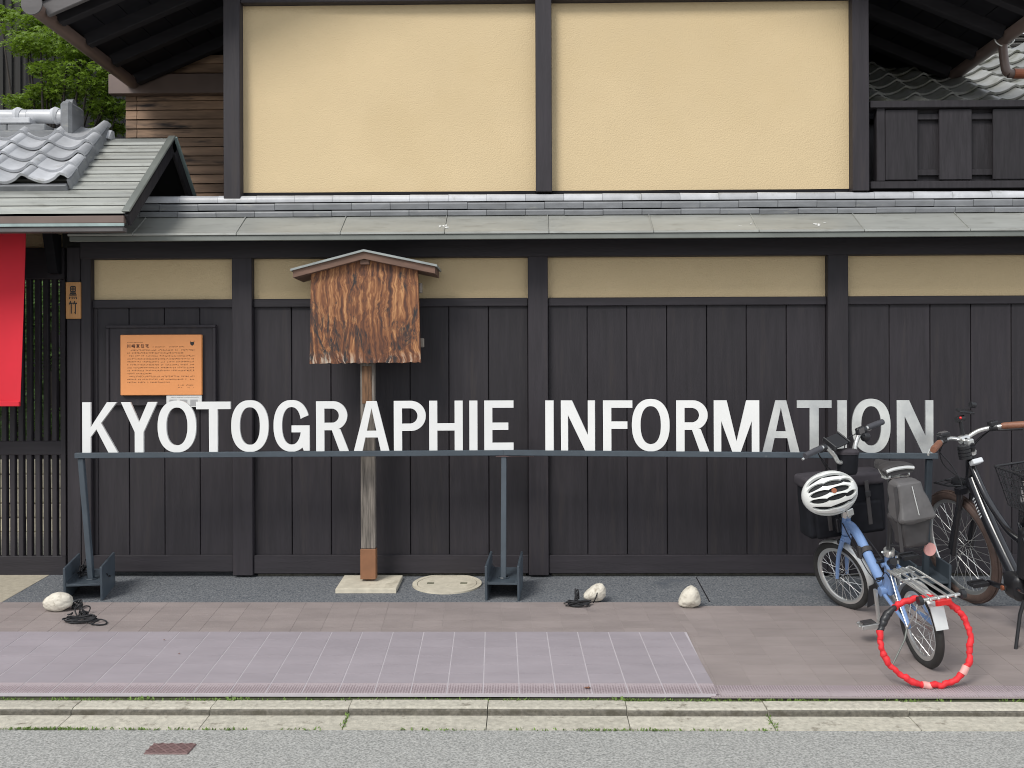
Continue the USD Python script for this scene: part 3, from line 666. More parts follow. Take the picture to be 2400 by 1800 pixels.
obj(gr, 'edge_strip', box(-5.6, xr + .02, yf - .020, yf - .0125, zf - .075, zf - .056, .002), M['verdigris'])
obj(gr, 'eave_board', box(-5.6, xr + .01, yf - .01, yf + .05, zf - .105, zf - .0755, .003), M['barge'])
for (ya, za, yb_, zb_) in ((yr, zrr, yf - .01, zf), (yr, zrr, yb, zb)):
    n = np.array([0, -(zb_ - za), yb_ - ya]); n /= np.linalg.norm(n); n *= np.sign(n[2])
    A_, B_ = np.array([xr + .03, ya, za]) - n * .045, np.array([xr + .03, yb_, zb_]) - n * .045
    obj(gr, 'verge_board', beam(A_, B_, .024, .075), M['grey_wood'])
    obj(gr, 'verge_cap', beam(A_ + n * .062, B_ + n * .062, .05, .014, .004), M['verdigris'] if yb_ > 0 else M['fascia'])
obj(gr, 'gable_panel', hull([(x, y, z) for x in (xr - .5, xr - .46) for y, z in ((yf + .2, zf), (yb - .2, zf), (yr, zrr - .1))]), M['shade_wood'])
obj(gr, 'gable_strut', box(xr - .45, xr - .42, yr - .03, yr + .03, zf, zrr - .05, .004), M['dark_wood'])
# pantiles on its upper part
fr = slope_frame(np.array([0, yf, zf]), sa)
L = math.hypot(yr - yf, zrr - zf)
wt = .245
xe_ = X(231, .0, 307) + .03
rows = [.30, .455, .61, .765, .92]
for j, s in enumerate(rows):
    for i in range(8):
        m = pantile(wt, .205, .018); m.apply_translation([xe_ - (i + 1) * wt + .006, s, .050 + rng.uniform(-.002, .003)]); m.apply_transform(fr)
        obj(gr, 'pantile', m, M['tile'], smooth=50)
    m = box(xe_ - .012, xe_ + .012, s + .004, s + .152, .0, .075, .006); m.apply_transform(fr); obj(gr, 'verge_tile', m, M['noshi'])
m = box(xe_ - 8 * wt, xe_ - .014, .285, .318, .002, .044, .004); m.apply_transform(fr); obj(gr, 'eave_tile', m, M['noshi'])
# ridge
xb1 = X(156, .08, 270)
for k, (z0, z1, dy) in enumerate(((zrr - .02, zrr + .035, .12), (zrr + .036, zrr + .085, .095), (zrr + .086, zrr + .125, .105))):
    for i in range(10):
        a = xb1 - (i + 1) * .26 - k * .1
        obj(gr, 'flat_tile', box(a + .0015, min(a + .2585, xb1), yr - dy, yr + dy, z0, z1, .006), M['noshi'] if k < 2 else M['tile'])
for i in range(10):
    a = xb1 - (i + 1) * .255
    obj(gr, 'round_tile', tube([(a + .0, yr, zrr + .155), (a + .253, yr, zrr + .155)], .048, 16), M['tile'], smooth=40)
    obj(gr, 'tile_band', tube([(a + .165, yr, zrr + .157), (a + .185, yr, zrr + .161), (a + .205, yr, zrr + .157)], [.052, .060, .052], 16), M['tile'], smooth=40)
obj(gr, 'end_block', cat(box(xb1, X(183, .08, 270), yr - .11, yr + .11, zrr - .03, zrr + .235, .02), disc((xb1 + .03, yr, zrr + .235), (1, 0, 0), .035, .05)), M['noshi'])
obj(gr, 'end_tile', hull([(x, y, z) for x, y, z in ((xe_ - .1, yr - .08, zrr + .0), (xe_ - .1, yr + .08, zrr + .0), (xe_ + .03, yr - .06, zrr - .01), (xe_ + .03, yr + .06, zrr - .01), (xe_ - .1, yr - .03, zrr + .06), (xe_ - .1, yr + .03, zrr + .06), (xe_ + .035, yr - .02, zrr + .055), (xe_ + .035, yr + .02, zrr + .055))]), M['tile'])
# red banner hung at the gate
yb0 = -.33
rb = thing('red_banner', 'plain red cloth banner hanging below the gate eave', 'banner', (-3.4, yb0, 1.2))
v, f = [], []
nu, nv = 24, 16
for j in range(nv + 1):
    t = j / nv
    pr = P(60 - 14.5 * t, 541 + 411 * t, yb0)
    for i in range(nu + 1):
        u = i / nu; x = pr[0] - (1 - u) * 1.1
        v.append((x, yb0 + .018 * math.sin(x * 9 + t) * (.3 + t) + .01 * t, pr[2]))
for j in range(nv):
    for i in range(nu):
        a = j * (nu + 1) + i; f.append([a, a + nu + 1, a + nu + 2, a + 1])
v = np.array(v); f = np.array(f); v2 = v + [0, .004, 0]
obj(rb, 'cloth', cat(trimesh.Trimesh(*meshkit.arrays((v, f))[:2], process=False), trimesh.Trimesh(*meshkit.arrays((v2, f[:, ::-1]))[:2], process=False)), M['red_cloth'], smooth=True)
hx0 = v[:, 0].min(); pr2 = P(45.5, 952, yb0)
obj(rb, 'hem', box(hx0, pr2[0] - .002, yb0 + .0, yb0 + .022, pr2[2] - .001, pr2[2] + .03, .003), M['red_cloth'])
obj(rb, 'hanging_rod', rod((v[:, 0].min() - .1, yb0, v[:, 2].max() + .004), (v[:, 0].max() - .004, yb0, v[:, 2].max() + .004), .009), M['shade_wood'])

#@SIGNS
# ================================================================== SIGNS ON THE WALL
def strokes(segs, w0):
    """flat pen strokes (x0,y0,x1,y1) in a unit cell as one polygon"""
    return unary_union([LineString([(s[i], s[i + 1]) for i in range(0, len(s), 2)]).buffer(w0 / 2, cap_style=2, join_style=2) for s in segs])
KURO = [(.22, .95, .78, .95), (.22, .95, .22, .58), (.78, .95, .78, .58), (.22, .77, .78, .77), (.22, .58, .78, .58), (.5, .95, .5, .32), (.15, .45, .85, .45), (.08, .32, .92, .32), (.16, .2, .08, .03), (.38, .2, .42, .03), (.6, .2, .66, .03), (.82, .2, .94, .03)]
TAKE = [(.25, .97, .05, .72), (.16, .8, .46, .8), (.30, .8, .30, .02), (.72, .97, .54, .74), (.64, .8, .96, .8), (.78, .8, .78, .06, .66, .12)]
KAWA = [(.15, .9, .15, .4, .05, .05), (.5, .85, .5, .15), (.85, .95, .85, .03)]
SAKI = [(.18, .9, .18, .3), (.04, .7, .04, .3, .32, .3), (.32, .7, .32, .3), (.45, .82, .95, .82), (.7, .97, .55, .6), (.7, .82, .88, .6), (.42, .52, .98, .52), (.5, .4, .5, .15, .72, .15, .72, .4, .5, .4), (.88, .52, .88, .02, .78, .06)]
IE = [(.5, .98, .5, .85), (.08, .7, .08, .84, .92, .84, .92, .7), (.22, .7, .78, .7), (.5, .7, .25, .5), (.4, .58, .58, .35, .55, .05, .42, .05), (.5, .45, .1, .25), (.55, .3, .1, .04), (.62, .42, .95, .08), (.8, .58, .6, .45)]
JU = [(.3, .97, .05, .6), (.2, .75, .2, .03), (.6, .97, .7, .86), (.42, .78, .95, .78), (.45, .45, .92, .45), (.36, .06, 1, .06), (.68, .78, .68, .06)]
TAKU = [(.5, .98, .5, .86), (.08, .7, .08, .84, .92, .84, .92, .7), (.72, .7, .3, .6), (.12, .42, .9, .5), (.5, .62, .5, .08, .9, .08, .9, .2)]
def flat_text(parent, name, geom, origin, exv, m, d=.0012):
    obj(parent, name, upright(extr(geom, d), origin, exv), m)
# nameplate
c0, c1 = P(154, 661, -.06), P(189, 747, -.06)
np_ = thing('nameplate', 'small varnished wooden nameplate with two black characters on the gate post', 'sign', ((c0[0] + c1[0]) / 2, -.05, c1[2]))
obj(np_, 'board', box(c0[0], c1[0], -.062, -.042, c1[2], c0[2], .003), M['plaque'])
wch = (c1[0] - c0[0]) * .58; xo = (c0[0] + c1[0]) / 2 - wch / 2; hh = c0[2] - c1[2]
for k, gl in enumerate((KURO, TAKE)):
    geom = affinity.scale(strokes(gl, .11), wch, hh * .36, origin=(0, 0))
    flat_text(np_, 'character', geom, (xo, -.0622, c0[2] - hh * (.47 + .40 * k)), (1, 0, 0), M['ink'])
# mounting frame + orange notice
fp0, fp1 = P(248, 762, -.03), P(506, 950, -.03)
nf = thing('notice_backboard', 'dark raised backboard holding the orange notice on the left plank bay', 'board', ((fp0[0] + fp1[0]) / 2, -.03, fp1[2]))
obj(nf, 'panel', box(fp0[0] + .02, fp1[0] - .02, -.022, -.004, fp1[2] + .02, fp0[2] - .02), M['dark_wood'])
obj(nf, 'frame', cat(box(fp0[0], fp1[0], -.034, -.003, fp0[2] - .02, fp0[2], .003), box(fp0[0], fp1[0], -.034, -.003, fp1[2], fp1[2] + .02, .003), box(fp0[0], fp0[0] + .02, -.034, -.003, fp1[2] + .021, fp0[2] - .021, .003), box(fp1[0] - .02, fp1[0], -.034, -.003, fp1[2] + .021, fp0[2] - .021, .003)), M['dark_wood'])
a, b = P(282, 785, -.05), P(473, 926, -.05)
on = thing('orange_notice', 'orange notice panel with dense dark lettering on the backboard', 'notice', ((a[0] + b[0]) / 2, -.05, b[2]))
obj(on, 'panel', box(a[0], b[0], -.052, -.024, b[2], a[2], .003), M['orange_board'])
W_, H_ = b[0] - a[0], a[2] - b[2]
yp = -.0524
flat_text(on, 'title', unary_union([affinity.translate(affinity.scale(strokes(gl, .13), W_ * .042, H_ * .062, origin=(0, 0)), W_ * (.085 + .056 * k), H_ * .785) for k, gl in enumerate((KAWA, SAKI, IE, JU, TAKU))]), (a[0], yp, b[2]), (1, 0, 0), M['print'])
def tiny_line(x0, x1, y0, hgt, dens=.93):
    v, f = [], []; x = x0
    def q(xa, ya, xb, yb_):
        i = len(v); v.extend([(xa, ya, 0), (xb, ya, 0), (xb, yb_, 0), (xa, yb_, 0)]); f.append([i, i + 1, i + 2, i + 3])
    cw = hgt * .92
    while x < x1 - cw:
        if rng.random() < dens:
            t = hgt * .11
            for _ in range(rng.integers(2, 4)):
                yy = y0 + rng.uniform(0, .85) * hgt; q(x + cw * rng.uniform(.02, .2), yy, x + cw * rng.uniform(.75, .92), yy + t)
            for _ in range(rng.integers(1, 3)):
                xx = x + cw * rng.uniform(.1, .8); q(xx, y0 + hgt * rng.uniform(0, .3), xx + t, y0 + hgt * rng.uniform(.65, 1))
        x += cw * 1.06
    vv, ff, _ = meshkit.arrays((np.array(v), np.array(f))); return trimesh.Trimesh(vv, ff, process=False)
lines = [(.085, .30, .865, .018), (.38, .56, .790, .022), (.60, .80, .790, .022)]
for k in range(11):
    lines.append((.11 if k in (0, 2, 9) else .085, (.92, .80, .92, .92, .92, .92, .92, .92, .40, .92, .92)[k], .735 - k * .0485, .026))
lines += [(.085, .62, .735 - 11 * .0485, .026), (.71, .92, .155, .022), (.71, .92, .118, .018)]
for x0, x1, y0, hg in lines:
    obj(on, 'text_line', upright(tiny_line(x0 * W_, x1 * W_, y0 * H_, hg * H_, .35 if y0 < .13 else .93), (a[0], yp, b[2]), (1, 0, 0)), M['print'])
em = Polygon([(.86, .90), (.868, .875), (.885, .88), (.902, .875), (.91, .90), (.908, .84), (.885, .815), (.862, .84)])
flat_text(on, 'emblem', affinity.scale(em, W_, H_, origin=(0, 0)), (a[0], yp, b[2]), (1, 0, 0), M['ink'])
a, b = P(390, 927, -.045), P(473, 954, -.045)
wl_ = thing('white_label', 'small white printed label just below the orange notice', 'label', ((a[0] + b[0]) / 2, -.04, b[2]))
obj(wl_, 'sheet', box(a[0], b[0], -.046, -.0365, b[2], a[2], .001), M['paper'])
obj(wl_, 'text_line', upright(tiny_line(.03, .23, .062, .006), (a[0], -.0463, b[2]), (1, 0, 0)), M['ink'])
for k in range(3):
    obj(wl_, 'printed_panel', box(a[0] + .02 + k * .07, a[0] + .07 + k * .07, -.0465, -.0463, b[2] + .008, b[2] + .05), M['paper_grey'])

# ================================================================== ROOFED NOTICE BOARD ON A POST
yk = -.28
kn = thing('roofed_notice_board', 'old scorched wooden notice board with little gabled roof on a post', 'notice board', (P(863, 1357, -.25)[0], -.25, gz(-.25)))
tl, trr, bl, br = P(731, 630, yk), P(980, 625, yk), P(728, 853.5, yk), P(987, 850.5, yk)
outline = [tl, trr]
n = 46
bot = []
for k in range(n + 1):
    t = k / n; q = br + (bl - br) * t
    bot.append(q + [0, 0, rng.uniform(-.001, .007) if k not in (0, n) else 0])
poly = Polygon([(p[0], p[2]) for p in [tl, P(852, 605, yk), trr] + bot])
m = extr(poly, .028); v = m.vertices.copy(); m.vertices = np.column_stack([v[:, 0], yk - v[:, 2], v[:, 1]]); m.invert()
obj(kn, 'board', m, M['notice_wood'])
for a, b, c, d in ((980, 990, 664, 687), (986, 994, 793, 814)):
    A_, B_ = P(a, d, yk + .02), P(b, c, yk + .02)
    obj(kn, 'batten', box(X(735, yk + .02, 800), B_[0], yk + .002, yk + .03, A_[2], B_[2], .003), M['weathered_post'])
pl, pr = X(844.5, -.25, 1000), X(878, -.25, 1000)
obj(kn, 'post', box(pl, pr, -.245, -.185, Z(1287, -.25), Z(780, -.25), .006), M['weathered_post'], label='grey weathered wooden post')
sv = obj(kn, 'sleeve', box(pl - .004, pr + .004, -.252, -.180, Z(1358, -.25, 860), Z(1287, -.25, 860), .003), M['sleeve'])
# brown knotty upper piece of the post just proud of it
obj(kn, 'post_knot', box(pl + .012, pr - .018, -.2495, -.2455, Z(945, -.25), Z(857, -.25), .0015), M['post_brown'])
apex, le, re = P(853, 587, -.36), P(684, 632, -.36), P(1022, 622, -.36)
for e in (le, re):
    d = e - apex; 
    for nm, t0, t1, y0, y1, mt, ext in (('roof_board', -.052, -.008, -.36, -.06, M['roof_wood'], .985), ('roof_sheet', -.0075, .006, -.375, -.05, M['roof_sheet'], 1.015)):
        q = apex + d * ext
        nrm = np.array([-d[2], 0, d[0]]); nrm /= np.linalg.norm(nrm); nrm *= np.sign(nrm[2])
        pts = [np.array([p[0], y, p[2]]) + np.array([0, 0, 1]) * t for p in (apex, q) for y in (y0, y1) for t in (t0, t1)]
        obj(kn, nm, hull(pts), mt)
obj(kn, 'ridge_beam', box(apex[0] - .03, apex[0] + .03, -.34, -.08, apex[2] - .085, apex[2] - .053, .004), M['roof_wood'])
obj(kn, 'board_back', box(tl[0] + .03, trr[0] - .03, yk + .003, yk + .02, tl[2] - .02, tl[2] + .035), M['roof_wood'])
q = [G(786, 1381, .026), G(928, 1381, .026), G(944, 1349, .026), G(807, 1349, .026)]
obj(kn, 'base_slab', hull([p for p in q] + [p - [0, 0, .025] for p in q] + [p * [1, 1, 1] + (np.mean(q, 0) - p) * .02 + [0, 0, .003] for p in q]), M['slab'])
# manhole lid
c = G(1048, 1370)
mh = thing('manhole_cover', 'round beige concrete manhole cover with two lifting slots in the tarmac', 'manhole cover', c)
R = np.linalg.norm(G(1129, 1370) - G(967, 1370)) / 2
def slope_disc(c, r0, r1, h, n=48):
    prof = [(r0, .0), (r0, h), (r1, h), (r1, 0)]
    ang = np.linspace(0, 2 * math.pi, n, endpoint=False); v, f = [], []
    for a in ang:
        for r, z in prof:
            x, y = math.cos(a) * r, math.sin(a) * r * 1.0; v.append((c[0] + x, c[1] + y, gz(c[1] + y) + z))
    for i in range(n):
        j = (i + 1) % n
        for k in range(3): f.append([i * 4 + k, i * 4 + k + 1, j * 4 + k + 1, j * 4 + k])
    vv, ff, _ = meshkit.arrays((np.array(v), np.array(f))); return trimesh.Trimesh(vv, ff, process=False)
obj(mh, 'rim', slope_disc(c, R, R * .87, .010), M['slab'])
lid = slope_disc(c, R * .85, .0005, .009)
obj(mh, 'lid', lid, M['slab'])
for s in (-1, 1):
    x = c[0] + s * R * .48
    q = hull([(x + dx, c[1] + dy, gz(c[1] + dy) + z) for dx in (-.022, .022) for dy in (-.014, .014) for z in (.002, .0102)])
    obj(mh, 'lifting_slot', q, M['soil'])

# ================================================================== LETTER SIGN ON ITS STAND
ZRAIL = .862
A0, A1, A2 = PZ(178, 1061, ZRAIL), PZ(1181, 1054.5, ZRAIL), PZ(2197, 1062, ZRAIL)
ls = thing('letter_sign', 'long steel stand carrying standing white letters across the wall front', 'sign', (A1[0], A1[1], gz(A1[1])))
rw_, rh_ = .06, .034
for a, b in ((A0, A1), (A1, A2)):
    d = (b - a) / np.linalg.norm(b - a)
    obj(ls, 'rail', beam(a + d * .001 - [0, 0, rh_ / 2], b - d * .001 - [0, 0, rh_ / 2], rw_, rh_, .003), M['stand'])
def stroke_poly(pts, t): return LineString(pts).buffer(t / 2, cap_style=2, join_style=2, mitre_limit=8)
def sup(cx, cy, rx, ry, n=72, e=2.25):
    a = np.linspace(0, 2 * math.pi, n, endpoint=False)
    return Polygon([(cx + rx * np.sign(math.cos(t)) * abs(math.cos(t)) ** (2 / e), cy + ry * np.sign(math.sin(t)) * abs(math.sin(t)) ** (2 / e)) for t in a])
def glyph(ch, w, h):
    t = .163 * h; u = .148 * h
    R_ = lambda a, b, c, d: sbox(a, b, c, d)
    if ch == 'I': return R_(0, 0, w, h)
    if ch == 'T': return unary_union([R_(0, h - u, w, h), R_(w / 2 - t * .52, 0, w / 2 + t * .52, h)])
    if ch == 'H': return unary_union([R_(0, 0, t, h), R_(w - t, 0, w, h), R_(0, h * .40, w, h * .40 + u)])
    if ch == 'E': return unary_union([R_(0, 0, t, h), R_(0, 0, w, u), R_(0, h - u, w, h), R_(0, h * .405, w * .82, h * .405 + u)])
    if ch == 'F': return unary_union([R_(0, 0, t, h), R_(0, h - u, w, h), R_(0, h * .435, w * .83, h * .435 + u)])
    if ch == 'N': return unary_union([R_(0, 0, t * .86, h), R_(w - t * .86, 0, w, h), Polygon([(0, h), (t * 1.35, h), (w, 0), (w - t * 1.2, 0)])])
    if ch == 'M':
        c = w / 2; return unary_union([R_(0, 0, t * .86, h), R_(w - t * .86, 0, w, h), Polygon([(0, h), (t * 1.5, h), (c + t * .42, 0), (c - t * .5, 0)]), Polygon([(w, h), (w - t * 1.5, h), (c - t * .42, 0), (c + t * .5, 0)])]).difference(Polygon([(t * 1.5, h + 1e-3), (w - t * 1.5, h + 1e-3), (c, h * .20)]))
    if ch == 'A':
        c = w / 2; o = Polygon([(0, 0), (c - t * .62, h), (c + t * .62, h), (w, 0), (w - t * 1.05, 0), (c + t * .0, h * .86), (t * 1.05, 0)])
        return unary_union([o, R_(w * .22, h * .27, w * .78, h * .27 + u * .9)]).intersection(Polygon([(0, 0), (c - t * .62, h), (c + t * .62, h), (w, 0)]))
    if ch == 'Y':
        c = w / 2; return unary_union([R_(c - t * .52, 0, c + t * .52, h * .46), Polygon([(0, h), (t * 1.12, h), (c + t * .1, h * .56), (c + t * .52, h * .44), (c - t * .52, h * .40)]), Polygon([(w, h), (w - t * 1.12, h), (c - t * .1, h * .56), (c - t * .52, h * .44), (c + t * .52, h * .40)])])
    if ch == 'K':
        return unary_union([R_(0, 0, t, h), Polygon([(t, h * .50), (w - t * 1.28, h), (w - .03 * w, h), (t, h * .31)]).buffer(0), Polygon([(w - t * 1.12, 0), (w, 0), (w * .50, h * .62), (w * .40, h * .46)]).buffer(0)])
    if ch == 'O': return sup(w / 2, h / 2, w / 2, h * .516).difference(sup(w / 2, h / 2, w / 2 - t * 1.04, h * .516 - u * .95))
    if ch == 'G':
        o = sup(w / 2, h / 2, w / 2, h * .516).difference(sup(w / 2, h / 2, w / 2 - t * 1.02, h * .516 - u * .95))
        o = o.difference(Polygon([(w * .5, h * .5), (w * .79, h * .655), (w * 1.2, h * .78), (w * 1.2, h * .48), (w * .5, h * .48)]))
        o = o.difference(R_(w * .93, -.1 * h, w * 1.2, h * .5))
        return unary_union([o, R_(w * .5, h * .37, w, h * .37 + u * .93), R_(w - t * .9, 0, w, h * .5).difference(Polygon([(w - t * 1.2, -.01), (w - t * .62, -.01), (w - t * 1.2, h * .2)]))])
    if ch in 'PR':
        y0 = h * .42 if ch == 'R' else h * .395
        def bowl(x1, ya, yb):
            r = (yb - ya) / 2; return unary_union([R_(0, ya, x1 - r, yb), affinity.scale(Point(x1 - r, (ya + yb) / 2).buffer(r, 24), 1, 1)])
        W2 = w if ch == 'P' else w * .955
        o = bowl(W2, y0, h).difference(R_(t, y0 + u, W2 - h * .3, h - u).union(bowl(W2 - t * 1.02, y0 + u, h - u).intersection(R_(t, 0, w, h))))
        parts_ = [R_(0, 0, t, h), o]
        if ch == 'R': parts_.append(Polygon([(w * .47, y0 + .02 * h), (w * .74, y0 + .02 * h), (w, 0), (w - t * 1.12, 0)]))
        return unary_union(parts_)
def zx(x0, off): return off + x0 * 750 / 2212
L1 = [('K', 133, 378, 150), ('Y', 400, 650, 150), ('O', 653, 918, 150), ('T', 918, 1155, 150), ('O', 1160, 1417, 150), ('G', 1452, 1700, 150), ('R', 1745, 1970, 150), ('A', -59, 185, 850), ('P', 217, 437, 850), ('H', 460, 692, 850), ('I', 737, 793, 850), ('E', 840, 1042, 850)]
L2 = [('I', 1265, 1322, 850), ('N', 1373, 1607, 850), ('F', 1663, 1865, 850), ('O', 1862, 2122, 850), ('R', 250, 478, 1500), ('M', 510, 823, 1500), ('A', 845, 1100, 1500), ('T', 1083, 1322, 1500), ('I', 1362, 1427, 1500), ('O', 1462, 1728, 1500), ('N', 1772, 2023, 1500)]
LH = .312
seen = {}
order = {1: 'first', 2: 'second', 3: 'third', 4: 'fourth'}
for row, (a, b), steel in ((L1, (A0, A1), 0), (L2, (A1, A2), 1)):
    e = b - a; e[2] = 0; Lr = np.linalg.norm(e); e /= Lr; nrm = np.cross(e, [0, 0, 1.0])
    for k, (ch, x0, x1, off) in enumerate(row):
        s = []
        for x in (x0, x1):
            d = ray(zx(x, off), 1000); A_ = np.array([[d[0], -e[0]], [d[1], -e[1]]]); tt = np.linalg.solve(A_, (a - EYE)[:2]); s.append(tt[1])
        wd = s[1] - s[0]
        gl = glyph(ch, wd, LH).buffer(0)
        m = extr(gl, .022)
        seen[ch] = seen.get(ch, 0) + 1
        obj(ls, 'letter', upright(m, a + e * s[0] + nrm * (-.004) + [0, 0, .004 if ch in 'OG' else .0005], e), M['steel_letter'] if (steel and k >= 6) else M['letter'], label=f'letter {ch}' + (f', {order[seen[ch]]} one in the row' if seen[ch] > 1 or ch in 'OAIRTN' else ''), smooth=25)
def hbeam(front_left, front_right, ang, hgt=.215, ln=.38):
    """welded steel H section lying on its flanges' edges"""
    wv = front_right - front_left; W2 = np.linalg.norm(wv)
    t = np.eye(4); ca, sa_ = math.cos(math.radians(ang)), math.sin(math.radians(ang))
    yv = np.array([sa_, ca, SLOPE * ca]); yv /= np.linalg.norm(yv); xv = np.array([ca, -sa_, 0]); zv = np.cross(xv, yv)
    t[:3, 0], t[:3, 1], t[:3, 2], t[:3, 3] = xv, yv, zv, front_left
    return W2, t, hgt, ln
bases = [(G(149, 1413), G(235.5, 1413), -11.0, P(200, 1075, -.5), None), (G(1137, 1408), G(1218, 1408), 3.0, None, None), (G(2157, 1417), G(2244, 1417), 1.0, None, None)]
tops = [A0 + (A1 - A0) * .012, A0 + (A1 - A0) * 1.0, A1 + (A2 - A1) * .982]
for k, (p0, p1, ang, _, _) in enumerate(bases):
    if k == 2: p0, p1 = p0 + [0, .1, .008], p1 + [0, .1, .008]
    W2, t, hg, ln = hbeam(p0, p1, ang)
    m = cat(box(0, .014, 0, ln, 0, hg, .002), box(W2 - .014, W2, 0, ln, 0, hg, .002), box(.0145, W2 - .0145, .004, ln - .002, hg * .46, hg * .46 + .012, .001),
            hull([(x, y, z) for x, z in ((.0145, hg * .46 + .012), (.03, hg * .46 + .012), (.0145, hg * .46 + .026)) for y in (.004, ln - .002)]), hull([(x, y, z) for x, z in ((W2 - .0145, hg * .46 + .012), (W2 - .03, hg * .46 + .012), (W2 - .0145, hg * .46 + .026)) for y in (.004, ln - .002)]))
    m.apply_transform(t)
    bp = obj(ls, 'base', m, M['stand'])
    foot = (t @ np.array([W2 * (.60 if k == 0 else .5), ln * .33, hg * .46 + .012, 1]))[:3]
    if k == 1: foot = np.array([X(1180, foot[1], 1354), foot[1], foot[2]])
    top = tops[k] - [0, 0, rh_ + .001]
    top = np.array([top[0], top[1], top[2]])
    obj(ls, 'upright', beam(foot, top, .034, .034, .003, upv=(0, 1, 0)), M['stand'])
    wd = [(foot[0] + math.cos(q) * .034, foot[1] + math.sin(q) * .034, foot[2] + .002) for q in np.linspace(0, 6.28, 13)]
    obj(bp, 'weld', tube(wd, .004, 6), M['stand'])
obj(ls, 'joint_plate', box(A1[0] - .05, A1[0] + .19, A1[1] - .028, A1[1] + .028, ZRAIL - rh_ - .006, ZRAIL - rh_ - .0015, .001), M['iron'])

# ================================================================== STONES AND CORDS
def rock(c, size, seed, pts=None, rot=0):
    s = trimesh.creation.icosphere(4, 1.0); v = s.vertices
    n = meshkit.fbm(v * 1.3 + seed, 4, seed) - .5
    v = v * (1 + .34 * n[:, None]); v = v * np.array(size) / 2
    if pts: v = pts(v)
    s.vertices = v; s.apply_transform(rotm([0, 0, 1], rot)); s.apply_translation(c); return s
def px_rock(px0, px1, py0, py1, seed, label, pts=None, dep=.11, rot=0):
    c = G((px0 + px1) / 2, py1 - 5); s = np.linalg.norm(c - EYE); k = s / F
    w_, h_ = (px1 - px0) * k, (py1 - py0) * k * .96
    m = rock(c, (w_ * 1.05, dep, h_ * 1.05), seed, pts, rot); m.apply_translation([0, 0, gz(c[1]) - m.bounds[0][2] + .008])
    return single('weight_stone', m, M['stone'], label, 'stone', smooth=True), m
def tri(shift, pw=1.0):
    def f(v):
        v = v.copy(); z = (v[:, 2] - v[:, 2].min()) / np.ptp(v[:, 2]); v[:, 0] = v[:, 0] * (1.12 - .6 * z ** pw) + shift * z; return v
    return f
px_rock(107, 166, 1403, 1441, 3, 'smooth egg shaped white stone on the brown mat at far left', dep=.12)
px_rock(1356, 1417, 1376, 1418, 8, 'pale stone tied with black cord, on the tarmac edge', tri(.05, .8), dep=.11)
px_rock(1588, 1643, 1384, 1432, 21, 'pale pointed bare stone at the mat corner near the folding bicycle', tri(.012, 1.0), dep=.12)
def tangle(c, rx, ry, loops, seed, hz=.012, r=.0042):
    g_ = np.random.default_rng(seed); pts = []; n = loops * 7
    for k in range(n):
        a = k * 2 * math.pi / 7; q = .55 + .45 * g_.random()
        x, y = math.cos(a) * rx * q + g_.normal(0, rx * .07), math.sin(a) * ry * q
        pts.append((c[0] + x, c[1] + y, gz(c[1] + y) + .014 + r + abs(g_.normal(0, hz))))
    return tube(spline(pts, 5), r, 6)
def loop_to(p, pts, r=.0042): return tube(spline([np.array(q) for q in pts], 6), r, 6)
c = G(190, 1462)
ck = cat(tangle(c, .10, .055, 7, 5), loop_to(0, [G(215, 1464, .02), G(232, 1452, .03), G(249, 1456, .02), G(246, 1463, .018), G(225, 1464, .02), G(205, 1458, .02)]), tangle(G(196, 1451), .03, .02, 3, 8, .02))
single('cord', ck, M['cord'], 'coiled black cord lying on the brown mat before the egg shaped stone', 'cord', smooth=True)
c = G(183, 1432)
ck = cat(tangle(c, .035, .03, 5, 11, .03), loop_to(0, [G(186, 1428, .03), G(200, 1420, .06), G(211, 1423, .05), G(209, 1432, .03), G(203, 1441, .016)]), loop_to(0, [G(178, 1420, .05), G(176, 1432, .04), G(182, 1444, .016), G(187, 1438, .03)]),
         loop_to(0, [G(163, 1440, .02), G(159, 1440, .09), G(164, 1440, .115), G(170, 1436, .07), G(168, 1440, .02)]))
single('cord', ck, M['cord'], 'black cord knotted round the end of the egg shaped stone', 'cord', smooth=True)
c = G(1357, 1424)
st_c = G(1386, 1413)
ring = [st_c + np.array([.012 * math.cos(q) + .012 + .02 * math.sin(q), -.058 * math.cos(q), .045 + .052 * math.sin(q)]) for q in np.linspace(0, 2 * math.pi, 14)]
ck = cat(tangle(c, .072, .055, 6, 21, .014), tube(spline(ring, 4), .004, 6), loop_to(0, [G(1352, 1412, .045), G(1338, 1410, .05), G(1322, 1414, .02)]), loop_to(0, [G(1354, 1412, .045), G(1340, 1414, .04), G(1326, 1420, .016)]), loop_to(0, [G(1354, 1410, .05), G(1372, 1408, .09), G(1384, 1407, .1)]), tangle(G(1352, 1414), .015, .02, 3, 2, .03))
single('cord', ck, M['cord'], 'black cord tied round the pale stone on the tarmac edge', 'cord', smooth=True)
p0 = G(149, 1413)
t_ = p0 + np.array([.02, .28, .12])
def tang3(c, sz, n, seed, r=.0042):
    g_ = np.random.default_rng(seed); return tube(spline(np.array(c) + g_.normal(size=(n, 3)) * np.array(sz), 5), r, 6)
ck = cat(tang3(p0 + [.035, .22, .165], (.018, .05, .03), 22, 3), tang3(p0 + [.15, .24, .13], (.025, .05, .02), 18, 4))
single('cord', ck, M['cord'], 'black cord bundle stuffed into the left steel base', 'cord', smooth=True)
